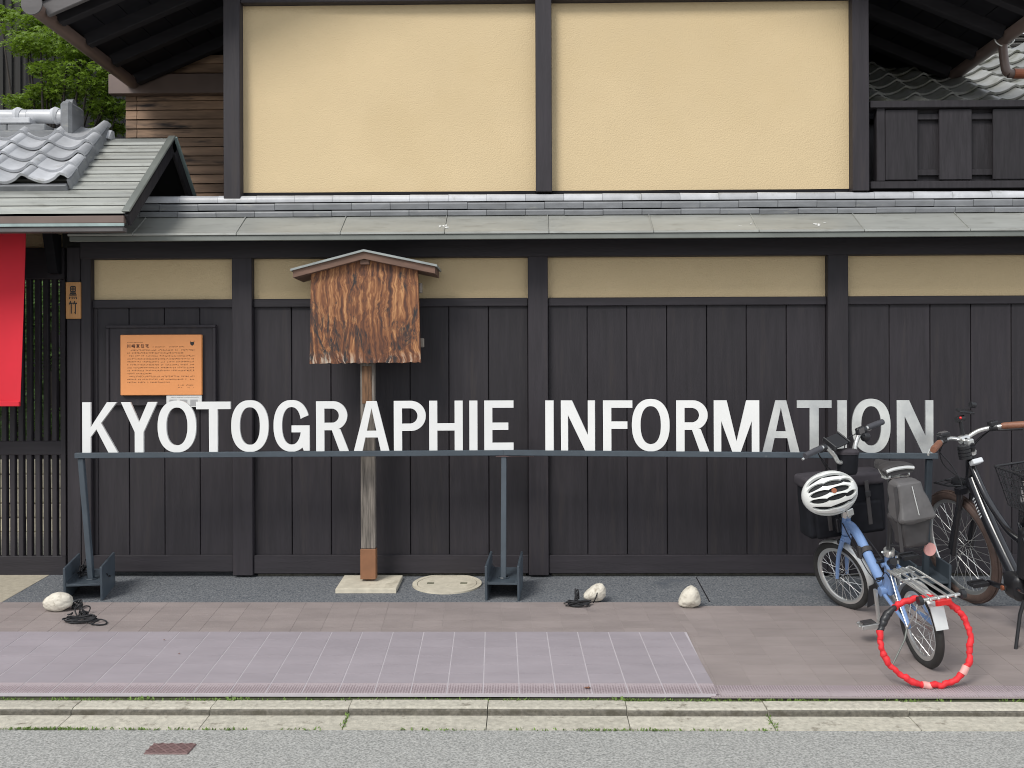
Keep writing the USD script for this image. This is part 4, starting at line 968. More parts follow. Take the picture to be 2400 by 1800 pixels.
# checker plate in the road
q = [PZ(325, 1766, ZR + .004), PZ(433, 1767, ZR + .004), PZ(447, 1743, ZR + .004), PZ(344, 1743, ZR + .004)]
dc = thing('drain_cover', 'small reddish brown checker plate cover set in the road', 'drain cover', np.mean(q, 0))
x0, x1 = q[0][0] + .02, q[1][0] + .01; y0, y1 = q[0][1], q[2][1]
obj(dc, 'plate', box(x0, x1, y0, y1, ZR - .02, ZR + .006, .002), M['iron'])
nx, nyy = 9, 5
for i in range(nx):
    for j in range(nyy):
        cx, cy = x0 + (i + .5) * (x1 - x0) / nx, y0 + (j + .5) * (y1 - y0) / nyy
        s = 1 if (i + j) % 2 else -1
        obj(dc, 'tread_bar', beam((cx - .010, cy - .010 * s, ZR + .007), (cx + .010, cy + .010 * s, ZR + .007), .005, .004, .0015), M['iron'])
a, b = G(1632, 1354), G(1663, 1411)
struct('pavement_joint', hull([p + [dx, 0, z] for p in (a, b) for dx in (-.003, .003) for z in (.001, .003)]), M['shade_wood'])
# bird droppings on the pent roof
for k, (px, py, r) in enumerate(((1044, 533, .020), (1762, 528, .008), (1917, 531, .014), (1934, 527, .006), (1735, 534, .006))):
    y = ye + (543 - py) / 41 * .24; c = P(px, py, y); c[2] = ze + sl * (y - ye) + .0035
    m = []
    for _ in range(5 if r > .01 else 2):
        q = c + [rng.normal(0, r * .8), rng.normal(0, r * .6), 0]; q[2] = ze + sl * (q[1] - ye) + .0035; rr0 = r * rng.uniform(.3, .6)
        m.append(hull([q + [math.cos(t) * rr0 * (1 + .3 * math.sin(3 * t)), math.sin(t) * rr0, sl * math.sin(t) * rr0 + z] for t in np.linspace(0, 6.28, 9)[:-1] for z in (0, .002)]))
    obj(roof, 'dropping', cat(m), M['paper'])
#@BIKES
# ================================================================== BICYCLES
def bike_matrix(origin, heading, lean):
    a = math.radians(heading)
    x = np.array([-math.sin(a), math.cos(a), SLOPE * math.cos(a)]); x /= np.linalg.norm(x)
    y = np.cross([0, 0, 1.0], x); y /= np.linalg.norm(y); z = np.cross(x, y)
    t = np.eye(4); t[:3, 0], t[:3, 1], t[:3, 2], t[:3, 3] = x, y, z, origin
    return t @ rotm((1, 0, 0), -lean)
def ring_mesh(R, prof, n=56):
    """revolve a closed profile [(radius offset, y)] about the y axis"""
    ang = np.linspace(0, 2 * math.pi, n, endpoint=False); k = len(prof)
    v = np.array([((R + q[0]) * math.cos(a), q[1], (R + q[0]) * math.sin(a)) for a in ang for q in prof]); f = []
    for i in range(n):
        for j in range(k):
            f.append([i * k + j, ((i + 1) % n) * k + j, ((i + 1) % n) * k + (j + 1) % k, i * k + (j + 1) % k])
    vv, ff, _ = meshkit.arrays((v, np.array(f))); m = trimesh.Trimesh(vv, ff, process=False); m.invert() if m.volume < 0 else None; return m
def circ(r, n=12, sx=1, sy=1): return [(r * sx * math.cos(t), r * sy * math.sin(t)) for t in np.linspace(0, 2 * math.pi, n, endpoint=False)]
def arc_strip(R, a0, a1, w, th=.003, n=28, crown=.008):
    """curved mudguard strip; angles in degrees, 0 = forward, 90 = up"""
    v, f = [], []; ys = np.linspace(-1, 1, 7); k = 7
    for a in np.radians(np.linspace(a0, a1, n)):
        for rr in (0, th):
            for y in ys: v.append(((R + rr - crown * y * y) * math.cos(a), y * w / 2, (R + rr - crown * y * y) * math.sin(a)))
    for i in range(n - 1):
        o, p = i * 14, (i + 1) * 14
        for j in range(6):
            f += [[o + j, o + j + 1, p + j + 1, p + j], [o + 7 + j + 1, o + 7 + j, p + 7 + j, p + 7 + j + 1]]
        f += [[o, p, p + 7, o + 7], [o + 6, o + 13, p + 13, p + 6]]
    for o in (0, (n - 1) * 14):
        for j in range(6): f.append([o + j, o + 7 + j, o + 8 + j, o + j + 1])
    vv, ff, _ = meshkit.arrays((np.array(v), np.array(f))); return trimesh.Trimesh(vv, ff, process=False)
def wheel(parent, T, R, rt_, mtyre, hub_r, hub_w, nsp, spoke_r, tread=0):
    rim_r = R - 2 * rt_
    rim = ring_mesh(rim_r, [(.004, -.011), (.004, .011), (-.010, .010), (-.019, .004), (-.019, -.004), (-.010, -.010)])
    w_ = obj(parent, 'wheel', moved(rim, T), M['silver'], smooth=35, local=True)
    ty = ring_mesh(R - rt_, circ(rt_, 14), 72)
    if tread:
        kn = []
        for k in range(tread):
            a = 2 * math.pi * k / tread
            for yy, da in ((-.6, 0), (0, .5), (.6, 0)):
                b = box(-.011, .011, -.0055, .0055, -.003, .0032); 
                q = np.eye(4); aa = a + da * 2 * math.pi / tread
                b.apply_transform(rotm((1, 0, 0), math.degrees(-yy * 1.1), (0, 0, -rt_)) @ np.eye(4)) if False else None
                rad = R - rt_ + math.cos(yy) * rt_
                b.apply_transform(rotm((1, 0, 0), -math.degrees(yy)))
                b.apply_translation([0, math.sin(yy) * rt_, rad]); b.apply_transform(rotm((0, 1, 0), math.degrees(aa))); kn.append(b)
        ty = cat(ty, kn)
    obj(w_, 'tyre', moved(ty, T), mtyre, smooth=35, local=True)
    prof = [(0, -hub_w / 2 - .012), (.006, -hub_w / 2 - .012), (.007, -hub_w / 2), (hub_r * 1.25, -hub_w / 2), (hub_r * 1.25, -hub_w / 2 + .006), (hub_r, -hub_w / 2 + .010), (hub_r, hub_w / 2 - .010), (hub_r * 1.25, hub_w / 2 - .006), (hub_r * 1.25, hub_w / 2), (.007, hub_w / 2), (.006, hub_w / 2 + .012), (0, hub_w / 2 + .012)]
    hub = tube([(0, p[1], 0) for p in prof], [max(p[0], .0005) for p in prof], 18)
    obj(w_, 'hub', moved(hub, T), M['silver'], smooth=35, local=True)
    sp = []
    for k in range(nsp):
        a = 2 * math.pi * k / nsp; sd = 1 if k % 2 else -1; b = a + (.9 if (k // 2) % 2 else -.9)
        sp.append(rod((math.cos(b) * hub_r * 1.2, sd * hub_w * .48, math.sin(b) * hub_r * 1.2), (math.cos(a) * (rim_r - .015), 0, math.sin(a) * (rim_r - .015)), spoke_r, 4))
    obj(w_, 'spokes', moved(cat(sp), T), M['silver'], local=True)
    return w_
def O(parent, name, m, mt, T=None, smooth=35, label=None):
    return obj(parent, name, m if T is None else moved(m, T), mt, smooth=smooth, local=True, label=label)
def pedal(c, fold=1.0):
    x, y, z = c
    cage = []
    for dx in (-.034, .034): cage.append(box(x + dx - .006, x + dx + .006, y - .045, y + .045, z - .012, z + .012, .003))
    for dy in (-.042, .042): cage.append(box(x - .04, x + .04, y + dy - .005, y + dy + .005, z - .010, z + .010, .003))
    cage.append(rod((x, y - .05, z), (x, y + .05, z), .008, 8)); return cat(cage)
def trans(x, y, z): t = np.eye(4); t[:3, 3] = (x, y, z); return t

# ---- folding bicycle, light blue, nose to the wall
RC, FC = G(2168, 1561), G(1985, 1428)
hd = math.degrees(math.atan2(-(FC[0] - RC[0]), FC[1] - RC[1])); WB = math.hypot(*(FC - RC)[:2]) * 1.003
BM = bike_matrix(RC, hd, 8.0)
fbk = thing('folding_bicycle', 'light blue folding bicycle with small wheels and silver mudguards', 'bicycle', matrix=BM)
r0 = .21
TR = trans(0, 0, r0)
wheel(fbk, TR, r0, .021, M['rubber'], .038, .085, 28, .0014)
AX = np.array([-.29, 0, .957]); PT = np.array([WB - .028, 0, r0])
def axp(z): return PT + AX * (z - r0) / AX[2]
ST = rotm(AX, 25, PT)
TF = ST @ trans(WB, 0, r0)
wheel(fbk, TF, r0, .020, M['rubber'], .016, .066, 28, .0014)
O(fbk, 'mudguard', cat(arc_strip(r0 + .012, 62, 190, .048), arc_strip(r0 + .0125, 189, 200, .044)), M['mudguard'], TF)
fl = hull([(x, y, z) for x, y, z in ((-r0 - .012, -.024, -.02), (-r0 - .012, .024, -.02), (-r0 - .018, -.024, -.02), (-r0 - .018, .024, -.02), (-r0 * .93, -.046, -.145), (-r0 * .93, .046, -.145), (-r0 * .95 - .004, -.046, -.145), (-r0 * .95 - .004, .046, -.145), (-r0 * 1.05, -.050, -.08), (-r0 * 1.05, .050, -.08))])
O(fbk, 'mud_flap', fl, M['black'], TF)
O(fbk, 'mudguard', arc_strip(r0 + .013, 20, 140, .048), M['mudguard'], TR)
O(fbk, 'mud_flap', hull([(-.185 - dx - .035 * k, y * (1 - .1 * k), .155 - .105 * k) for k in (0, 1) for y in (-.034, .034) for dx in (0, .006)]), M['mudguard'], TR)
# fork, head tube, main tube
fk = []
crown = axp(.455)
for s in (-1, 1):
    fk.append(tube(spline([crown + [0, s * .028, 0], [WB - .045, s * .036, .34], [WB - .006, s * .042, r0]], 6), np.linspace(.014, .010, 13), 10))
fk.append(tube([axp(.445), axp(.475)], [.03, .024], 14)); fk.append(rod(crown + [0, -.034, 0], crown + [0, .034, 0], .013, 10))
O(fbk, 'fork', cat(fk), M['blue_paint'], ST)
O(fbk, 'brake_caliper', cat(box(*(np.array([-.012, .012]) + axp(.44)[0] + .03), -.032, .032, .425, .45, .004), rod(axp(.44) + [.02, -.03, 0], axp(.44) + [.02, -.035, -.045], .007), rod(axp(.44) + [.02, .03, 0], axp(.44) + [.02, .035, -.045], .007)), M['black'], ST)
ht0, ht1 = axp(.485), axp(.60)
mt_ = spline([ht0 + (ht1 - ht0) * .55, (.735, 0, .545), (.65, 0, .505), (.585, 0, .455)], 8)
mt2 = spline([(.565, 0, .437), (.49, 0, .375), (.42, 0, .325), (.355, 0, .295)], 8)
fr_ = cat(rod(ht0, ht1, .024, 16), tube(mt_, .0265, 16), tube(mt2, .0265, 16), rod((.345, 0, .29), (.275, 0, .53), .0215, 14), disc((.345, 0, .29), (0, 1, 0), .026, .09, 18),
          rod((.345, -.02, .34), (.345, .02, .34), .018))
O(fbk, 'frame', fr_, M['blue_paint'])
O(fbk, 'frame_hinge', cat(disc((.575, 0, .446), (.76, 0, .65), .034, .030, 16), box(.56, .59, .03, .046, .41, .48, .004), rod((.575, .048, .42), (.575, .075, .48), .006)), M['dark_nylon'])
rf_ = []
for s in (-1, 1):
    rf_ += [tube(spline([(.32, s * .03, .275), (.17, s * .045, .245), (0, s * .06, r0)], 6), .010, 10), tube(spline([(.285, s * .022, .455), (.18, s * .04, .40), (0, s * .06, r0 + .01)], 6), .009, 10)]
rf_ += [rod((.32, 0, .275), (.29, 0, .46), .013, 10), rod((.30, -.04, .445), (.30, .04, .445), .012, 10)]
O(fbk, 'rear_frame', cat(rf_), M['blue_paint'])
O(fbk, 'suspension_block', tube([(.285, 0, .44), (.262, 0, .46), (.235, 0, .475)], [.022, .026, .02], 14), M['black'])
O(fbk, 'frame_clamp', cat(disc((.28, 0, .515), (-.28, 0, .96), .028, .035, 16), rod((.28, .02, .515), (.25, .05, .53), .006)), M['silver'])
O(fbk, 'crank', cat(hull([(.345 + dx, .062 + dy, .29 + dz) for dx in (-.014, .014) for dy in (0, .012) for dz in (-.012, .016)] + [(.33 + dx, .068 + dy, .13 + dz) for dx in (-.010, .010) for dy in (0, .011) for dz in (-.012, .008)])), M['silver'])
O(fbk, 'crank', cat(hull([(.345 + dx, -.074 + dy, .29 + dz) for dx in (-.014, .014) for dy in (0, .012) for dz in (-.016, .012)] + [(.36 + dx, -.080 + dy, .45 + dz) for dx in (-.010, .010) for dy in (0, .011) for dz in (-.008, .012)])), M['silver'])
O(fbk, 'pedal', pedal((.33, .135, .128)), M['silver'])
O(fbk, 'pedal_reflector', box(.298, .302, .10, .165, .118, .136, .001), M['amber'])
O(fbk, 'pedal_pad', box(.30, .36, .10, .165, .141, .147, .002), M['dark_nylon'])
O(fbk, 'pedal', pedal((.36, -.135, .452)), M['black'])
cr = ring_mesh(.085, [(.004, -.002), (.004, .002), (-.012, .002), (-.012, -.002)], 40); cr2 = [rod((0, 0, 0), (math.cos(a) * .075, 0, math.sin(a) * .075), .006, 6) for a in np.linspace(0, 6.28, 6)[:-1]]
O(fbk, 'chainring', cat(cr, cr2), M['silver'], trans(.345, -.05, .29))
O(fbk, 'chain', cat(tube([(.345, -.05, .376), (0, -.05, .245)], .0035, 5), tube([(.345, -.05, .204), (.0, -.05, .175)], .0035, 5)), M['iron'])
O(fbk, 'seat_post', rod((.275, 0, .53), (.162, 0, .945), .0155, 14), M['black'])
# saddle
sv_, sf_ = [], []
prof = [(-.02, .076, .0), (.0, .082, .006), (.05, .078, .008), (.10, .055, .002), (.16, .028, -.002), (.22, .022, -.004), (.245, .014, -.010)]
sad = []
for x, w_, z in prof:
    for t in np.linspace(0, math.pi, 9): sad.append((.075 + x, math.cos(t) * w_, .99 + z + math.sin(t) * .022))
    for t in (-.85, .85): sad.append((.075 + x, t * w_, .99 + z - .022))
secs = [np.array(sad[i * 11:(i + 1) * 11]) for i in range(len(prof))]
sd_mesh = cat([hull(np.vstack([secs[i], secs[i + 1]])) for i in range(len(secs) - 1)])
O(fbk, 'saddle', sd_mesh, M['dark_nylon'])
O(fbk, 'saddle_rail', cat([tube(spline([(.075, s * .045, .98), (.07, s * .05, .953), (.14, s * .035, .94), (.22, s * .025, .95), (.27, s * .015, .97)], 5), .005, 8) for s in (-1, 1)] + [box(.14, .19, -.04, .04, .93, .95, .004)]), M['silver'])
O(fbk, 'saddle_band', tube(spline([(.052, -.07, .99), (.050, -.03, .998), (.050, .03, .998), (.052, .07, .99)], 5), .009, 8), M['mudguard'])
# stem, handlebar
sm0, sm1 = axp(.60), axp(.925)
O(fbk, 'stem', cat(rod(sm0, sm1, .0165, 14), rod(axp(.655), axp(.70), .023, 14)), M['black'], ST)
O(fbk, 'stem_clamp', cat(rod(axp(.595), axp(.635), .029, 14), box(axp(.62)[0] - .035, axp(.62)[0] - .02, -.025, .025, .60, .64, .004)), M['silver'], ST)
hb = sm1 + np.array([.0, 0, .01])
zg = 1.065
bar = spline([hb + [-.02, .285, zg - hb[2]], hb + [-.02, .175, zg - hb[2] + .004], hb + [-.008, .135, zg - hb[2] - .01], hb + [.0, .085, .06], hb + [0, .06, .01], hb + [0, 0, 0], hb + [0, -.06, .01], hb + [0, -.085, .06], hb + [-.008, -.135, zg - hb[2] - .01], hb + [-.02, -.175, zg - hb[2] + .004], hb + [-.02, -.285, zg - hb[2]]], 6)
O(fbk, 'handlebar', tube(bar, .0127, 12), M['silver'], ST)
for s in (-1, 1):
    O(fbk, 'grip', tube([hb + [-.02, s * .185, zg - hb[2] + .004], hb + [-.02, s * .235, zg - hb[2] + .003], hb + [-.02, s * .31, zg - hb[2]]], [.0165, .0175, .0165], 14), M['grey_grip'], ST)
    O(fbk, 'brake_lever', cat(tube(spline([hb + [.01, s * .13, zg - hb[2] - .01], hb + [.045, s * .16, zg - hb[2] - .022], hb + [.045, s * .275, zg - hb[2] - .035]], 5), .006, 6)), M['silver'], ST)
    O(fbk, 'lever_clamp', cat(disc(hb + [-.014, s * .16, zg - hb[2]], (0, 1, 0), .020, .022, 12), box(hb[0] - .005, hb[0] + .035, s * .16 - .012, s * .16 + .012, zg - .03, zg - .004, .004)), M['black'], ST)
O(fbk, 'display', cat(box(hb[0] - .06, hb[0] - .035, -.125, -.07, zg - .005, zg + .035, .004), rod(hb + [-.02, -.115, zg - hb[2]], hb + [-.045, -.1, zg - hb[2] + .012], .008)), M['black'], ST)
O(fbk, 'display_screen', box(hb[0] - .062, hb[0] - .0605, -.118, -.077, zg + .0, zg + .03, .001), M['grey_fabric'], ST)
O(fbk, 'bell', cat(trimesh.creation.icosphere(2, .028).apply_transform(trans(hb[0] - .02, -.155, zg - .04)), rod(hb + [-.02, -.155, zg - hb[2] - .02], hb + [-.02, -.155, zg - hb[2]], .008)), M['black'], ST)
O(fbk, 'phone_mount', cat(box(-.045, .045, -.05, .05, -.009, .009, .005), box(-.05, .05, -.058, -.049, -.013, .016, .003), box(-.05, .05, .049, .058, -.013, .016, .003), rod((0, 0, -.06), (0, 0, -.008), .012)), M['black'], ST @ trans(hb[0] + .01, .035, zg - .005) @ rotm((0, 1, 0), -35))
cb = []
for s, q in ((1, .03), (-1, .05), (1, .055)):
    cb.append(tube(spline([hb + [.03, s * .14, zg - hb[2] - .02], hb + [.09, s * .11, zg - hb[2] - .06], hb + [.10, s * q, -.08], axp(.68) + [.055, s * q * .6, 0], axp(.50) + [.02, s * .02, 0]], 6), .0028, 6))
O(fbk, 'brake_cable', cat(cb), M['black'], ST)
O(fbk, 'carrier_block', box(ht0[0] + .02, ht0[0] + .07, -.04, .04, .49, .57, .005), M['black'])
# rack, lamp, stand
rk = []
zk = .452
for y in (-.062, -.022, .022, .062): rk.append(tube(spline([(.20, y * .7, zk - .01), (.17, y, zk), (0, y, zk - .004), (-.24, y, zk - .016), (-.262, y, zk - .03)], 4), .0062, 8))
rk += [box(.12, .20, -.055, .055, zk - .012, zk - .006, .002), box(.02, .035, -.07, .07, zk - .014, zk - .006, .002), box(-.255, -.235, -.092, .092, zk - .030, zk - .018, .003)]
for s in (-1, 1): rk += [tube([(-.235, s * .062, zk - .02), (-.10, s * .066, .32), (0, s * .068, r0)], .004, 8), tube([(.18, s * .05, zk - .01), (.09, s * .066, .33), (0, s * .068, r0)], .004, 8)]
O(fbk, 'luggage_rack', cat(rk), M['silver'])
for s in (-1, 1): O(fbk, 'rack_roller', disc((-.245, s * .105, zk - .026), (0, 1, 0), .022, .02, 16), M['black'])
O(fbk, 'rear_light', hull([(-.262 - d, y, zk - .045 + z) for d, k in ((0, 1), (.012, .85)) for y in (-.04 * k, .04 * k) for z in (-.013 * k, .013 * k)]), M['red_plastic'])
O(fbk, 'kickstand', tube([(.02, .062, .20), (.0, .09, .15), (-.045, .215, .006)], [.006, .0045, .004], 8), M['fascia'])
O(fbk, 'kickstand_foot', trimesh.creation.icosphere(2, .013).apply_transform(trans(-.046, .218, .010)), M['mudguard'])
O(fbk, 'reflector', cat(disc((.03, -.10, .575), (1, .2, 0), .033, .010, 22)), M['pink'])
O(fbk, 'reflector_bracket', cat(rod((.255, .0, .56), (.04, -.09, .565), .005)), M['black'])
O(fbk, 'clamp_lever', cat(tube(spline([(.30, .03, .47), (.27, .07, .49), (.21, .075, .51)], 4), .006, 6), rod((.31, -.06, .46), (.31, .06, .46), .007), rod((.345, -.05, .36), (.345, .055, .36), .008)), M['black'])
cb = [tube(spline([(.80, .03, .56), (.66, .035, .47), (.50, .035, .36), (.36, .04, .34), (.24, .045, .42), (.1, .05, .32), (.02, .055, .24)], 6), .003, 6), tube(spline([(.80, -.03, .55), (.62, -.04, .49), (.42, -.05, .40), (.30, -.05, .50), (.24, -.03, .42)], 6), .003, 6)]
O(fbk, 'gear_cable', cat(cb), M['black'])
# front bag on its carrier block
bg = thing('front_bag', 'boxy black fabric bag on the front of the folding bicycle behind the helmet', 'bag', matrix=BM)
def crumple(m, amp, sc, seed):
    m = m.subdivide().subdivide(); n = meshkit.fbm(m.vertices * sc, 3, seed) - .5; m.vertices = m.vertices + m.vertex_normals * (amp * n)[:, None]; return m
bx0 = ht0[0] + .075
b_ = rounded((.175, .47, .34), .028); b_ = moved(b_, rotm((1, 0, 0), 3), trans(bx0 + .09, -.055, .615))
O(bg, 'body', crumple(b_, .016, 9, 3), M['black_fabric'])
O(bg, 'flap', crumple(moved(rounded((.205, .48, .075), .025), rotm((1, 0, 0), 3), trans(bx0 + .088, -.055, .775)), .02, 9, 5), M['plum_fabric'])
O(bg, 'pocket', moved(rounded((.04, .40, .18), .016), trans(bx0 - .0, -.055, .545)), M['black_fabric'])
for s in (-1, 1):
    O(bg, 'strap', box(bx0 - .024, bx0 - .018, s * .12 - .067, s * .12 - .043, .50, .76, .002), M['dark_nylon'])
    O(bg, 'buckle', box(bx0 - .03, bx0 - .0245, s * .12 - .071, s * .12 - .039, .665, .70, .003), M['black'])
# saddle bag
sbg = thing('saddle_bag', 'grey nylon zipped bag hanging under the folding bicycle saddle', 'bag', matrix=BM)
def prism_bag(sections, r=.02):
    sp = trimesh.creation.icosphere(1, r).vertices; out = []
    for (x, y, z, wx, wy) in sections: out.append(np.vstack([sp + [x + sx * (wx / 2 - r), y + sy * (wy / 2 - r), z] for sx in (-1, 1) for sy in (-1, 1)]))
    return cat([hull(np.vstack([out[i], out[i + 1]])) for i in range(len(out) - 1)])
sx_ = .02
bagm = m3.Manifold.compose([]) if False else None
BZ = .05
up_bag = hull(np.vstack([trimesh.creation.icosphere(1, .02).vertices + p for p in [(sx_ + .03, s * .04, .93) for s in (-1, 1)] + [(sx_ - .03, s * .042 - .005, .92) for s in (-1, 1)] + [(sx_ + .05, s * .07 - .01, .77) for s in (-1, 1)] + [(sx_ - .055, s * .072 - .02, .765) for s in (-1, 1)] + [(sx_ - .03, -.02, .735)]]))
O(sbg, 'upper_bag', crumple(up_bag, .035, 13, 2), M['grey_fabric'])
lo_bag = hull(np.vstack([trimesh.creation.icosphere(1, .02).vertices + p for p in [(sx_ + .04, s * .065 - .01, .76) for s in (-1, 1)] + [(sx_ - .04, s * .06 - .015, .75) for s in (-1, 1)] + [(sx_ + .03, s * .05 - .01, .645) for s in (-1, 1)] + [(sx_ - .03, s * .045 - .01, .635) for s in (-1, 1)]]))
O(sbg, 'lower_bag', crumple(lo_bag, .035, 13, 6), M['dark_nylon'])
O(sbg, 'zip', tube(spline([(sx_ - .054, -.012, .92), (sx_ - .068, -.016, .85), (sx_ - .078, -.022, .78)], 6), .0022, 6), M['mudguard'])
O(sbg, 'strap', cat(box(sx_ - .05, sx_ - .044, .060, .078, .60, .93, .002), tube(spline([(.05, .03, .95), (.03, .05, .93), (-.01, .055, .90)], 4), .006, 6), tube(spline([(.05, -.03, .95), (.03, -.05, .93), (-.01, -.055, .90)], 4), .006, 6)), M['dark_nylon'])
# pouch on the stem
pc = P(1986, 1074, -1.06)
po = thing('stem_pouch', 'small round plum black pouch strapped behind the folding bicycle handlebar', 'bag', matrix=trans(*pc))
O(po, 'body', tube([(0, 0, -.09), (0, 0, -.075), (0, 0, .02), (0, 0, .035)], [.045, .054, .060, .058], 24), M['black_fabric'])
O(po, 'lid', tube([(0, 0, .022), (0, 0, .036), (0, 0, .050), (0, 0, .056)], [.063, .066, .055, .02], 24), M['plum_fabric'])
# helmet
hp = P(1944, 1156, -1.16)
HR = np.eye(4)
hx = np.array([.92, -.10, .26]); hz = np.array([-.16, -.93, .22]); hx /= np.linalg.norm(hx); hz -= hx * (hx @ hz); hz /= np.linalg.norm(hz); hy = np.cross(hz, hx)
HR[:3, 0], HR[:3, 1], HR[:3, 2], HR[:3, 3] = hx, hy, hz, hp
hm = thing('cycle_helmet', 'white vented cycle helmet hanging in front of the black bag', 'helmet', matrix=HR)
def ell(rx, ry, rz, c=(0, 0, 0), n=48): return m3.Manifold.sphere(1, n).scale((rx, ry, rz)).translate(c)
sh = ell(.152, .122, .125, n=96) - ell(.138, .108, .112, n=96)
sh = sh.trim_by_plane((0, 0, 1), -.02)
for yy, zz_, segs in ((0, .13, ((-.075, .055), (.05, .06))), (-.042, .118, ((-.085, .05), (.02, .05), (.105, .035))), (.042, .118, ((-.085, .05), (.02, .05), (.105, .035))), (-.082, .083, ((-.07, .05), (.03, .055), (.11, .03))), (.082, .083, ((-.07, .05), (.03, .055), (.11, .03))), (-.108, .03, ((-.03, .07), (.075, .04))), (.108, .03, ((-.03, .07), (.075, .04)))):
    for xx, ln in segs:
        q = m3.Manifold.sphere(1, 28).scale((ln * 1.22, .0165, .06)).rotate((-math.degrees(math.atan2(yy, max(zz_, .001))), 0, 0)).translate((xx, yy, zz_ * (1 - .9 * (abs(xx) / .15) ** 2 * .35)))
        sh = sh - q
hs = sh.refine_to_length(.012)
O(hm, 'shell', hs, M['helmet'], smooth=40)
O(hm, 'liner', (ell(.136, .106, .109, n=64) - ell(.122, .093, .096, n=64)).trim_by_plane((0, 0, 1), -.03), M['liner'], smooth=40)
O(hm, 'badge', disc((.01, -.004, .1255), (0, 0, 1), .014, .002, 14), M['copper'])
O(hm, 'strap', cat(tube(spline([(.07, .105, -.02), (.04, .07, -.10), (0, .02, -.14), (0, -.03, -.13), (.04, -.08, -.08), (.07, -.105, -.02)], 6), .006, 6)), M['black'])
# chain lock, red
CLc = P(2166, 1495, -1.95)
cl = thing('chain_lock', 'red cloth sleeved chain lock looped over the folding bicycle rear rack', 'lock', tuple(CLc))
n = 150; th_ = np.linspace(0, 2 * math.pi, n, endpoint=False)
gz_low = gz(-1.97)
pts = []
for t in th_:
    x = .222 * math.sin(t) * (1 + .05 * math.cos(2 * t)); z = .186 * math.cos(t) + .010 * math.sin(2 * t)
    pts.append(CLc + [x, -.012 + .045 * math.cos(t), z - .004])
pts = np.array(pts)
low = pts[:, 2].min() - .017
pts[:, 2] += min(0, gz_low - low + .004) * np.clip((CLc[2] - pts[:, 2]) / .186, 0, 1)
nz = meshkit.noise(np.column_stack([th_ * 11, th_ * 0, th_ * 0]), 5)
rr_ = .0140 + .004 * (nz - .4) + .0018 * np.sin(th_ * 52 + 3 * nz)
pts = pts + np.column_stack([meshkit.noise(np.column_stack([th_ * 14, th_ * 0 + k, th_ * 0]), 9 + k) - .5 for k in range(3)]) * .009
blk = (np.degrees(th_) > 285) & (np.degrees(th_) < 322)
sel = np.where(~blk)[0]; sel = np.concatenate([sel[sel > np.where(blk)[0].max()], sel[sel < np.where(blk)[0].min()]])
obj(cl, 'sleeve', tube(pts[sel], rr_[sel], 12), M['red'], smooth=60)
bi = np.where(blk)[0]; bi = np.concatenate([[bi[0] - 2, bi[0] - 1], bi, [bi[-1] + 1, bi[-1] + 2]])
obj(cl, 'lock_body', tube(pts[bi], np.interp(np.linspace(0, 1, len(bi)), [0, .08, .3, .34, .75, .8, 1], [.012, .0145, .0145, .0195, .0195, .0145, .012]), 14), M['black'], smooth=40)
pi_ = np.where((np.degrees(th_) > 120) & (np.degrees(th_) < 136))[0]
obj(cl, 'label_patch', tube(pts[pi_] + [0, -.004, 0], .0175, 12), M['pink'], smooth=40)
pi_ = np.where((np.degrees(th_) > 176) & (np.degrees(th_) < 188))[0]
obj(cl, 'label_patch', tube(pts[pi_] + [0, -.003, 0], .0172, 12), M['pink'], smooth=40)

# ---- black electric bicycle at the right edge
FE = G(2270, 1410); WE, RE = 1.10, .345
he = 2.0
d_ = np.array([-math.sin(math.radians(he)), math.cos(math.radians(he)), SLOPE]); RCE = FE - WE * d_ / np.linalg.norm(d_)
EM = bike_matrix(RCE, he, 8.5)
eb = thing('city_bicycle', 'black city bicycle with brown tyres and brown grips at right edge', 'bicycle', matrix=EM)
wheel(eb, trans(0, 0, RE), RE, .022, M['brown_rubber'], .03, .11, 36, .0014, 110)
AX2 = np.array([-.34, 0, .94]); PT2 = np.array([WE - .055, 0, RE])
def axe(z): return PT2 + AX2 * (z - RE) / AX2[2]
S2 = rotm(AX2, 11, PT2)
T2 = S2 @ trans(WE, 0, RE)
wheel(eb, T2, RE, .027, M['brown_rubber'], .022, .09, 36, .0014, 110)
f2 = []
cw = axe(.735)
for s in (-1, 1):
    f2 += [tube([cw + [.01, s * .062, 0], cw + [.04, s * .062, -.10], [WE - .01, s * .062, RE - .03]], [.016, .016, .018], 12), tube([cw + [.045, s * .062, -.11], [WE - .005, s * .062, RE + .01]], .0205, 12)]
f2 += [hull([cw + [dx, dy, dz] for dx in (-.02, .03) for dy in (-.08, .08) for dz in (-.018, .018)]), rod(cw, axe(.79), .020)]
O(eb, 'fork', cat(f2), M['ebike'], S2)
O(eb, 'front_brake', cat(box(cw[0] + .03, cw[0] + .06, -.045, .045, .70, .735, .004), rod(cw + [.04, -.035, -.01], cw + [.06, -.03, -.09], .009), rod(cw + [.04, .035, -.01], cw + [.06, .03, -.09], .009)), M['dark_nylon'], S2)
fr2 = cat(rod(axe(.765), axe(.92), .028, 16),
          tube(spline([axe(.80) + [-.02, 0, 0], (.72, 0, .60), (.56, 0, .42), (.44, 0, .30)], 8), [.036] * 25, 16),
          tube(spline([axe(.885), (.70, 0, .715), (.50, 0, .585), (.37, 0, .55)], 8), .020, 14),
          rod((.43, 0, .30), (.30, 0, .78), .019, 14), disc((.44, 0, .29), (0, 1, 0), .055, .11, 20))
O(eb, 'frame', fr2, M['ebike'])
st_ = []
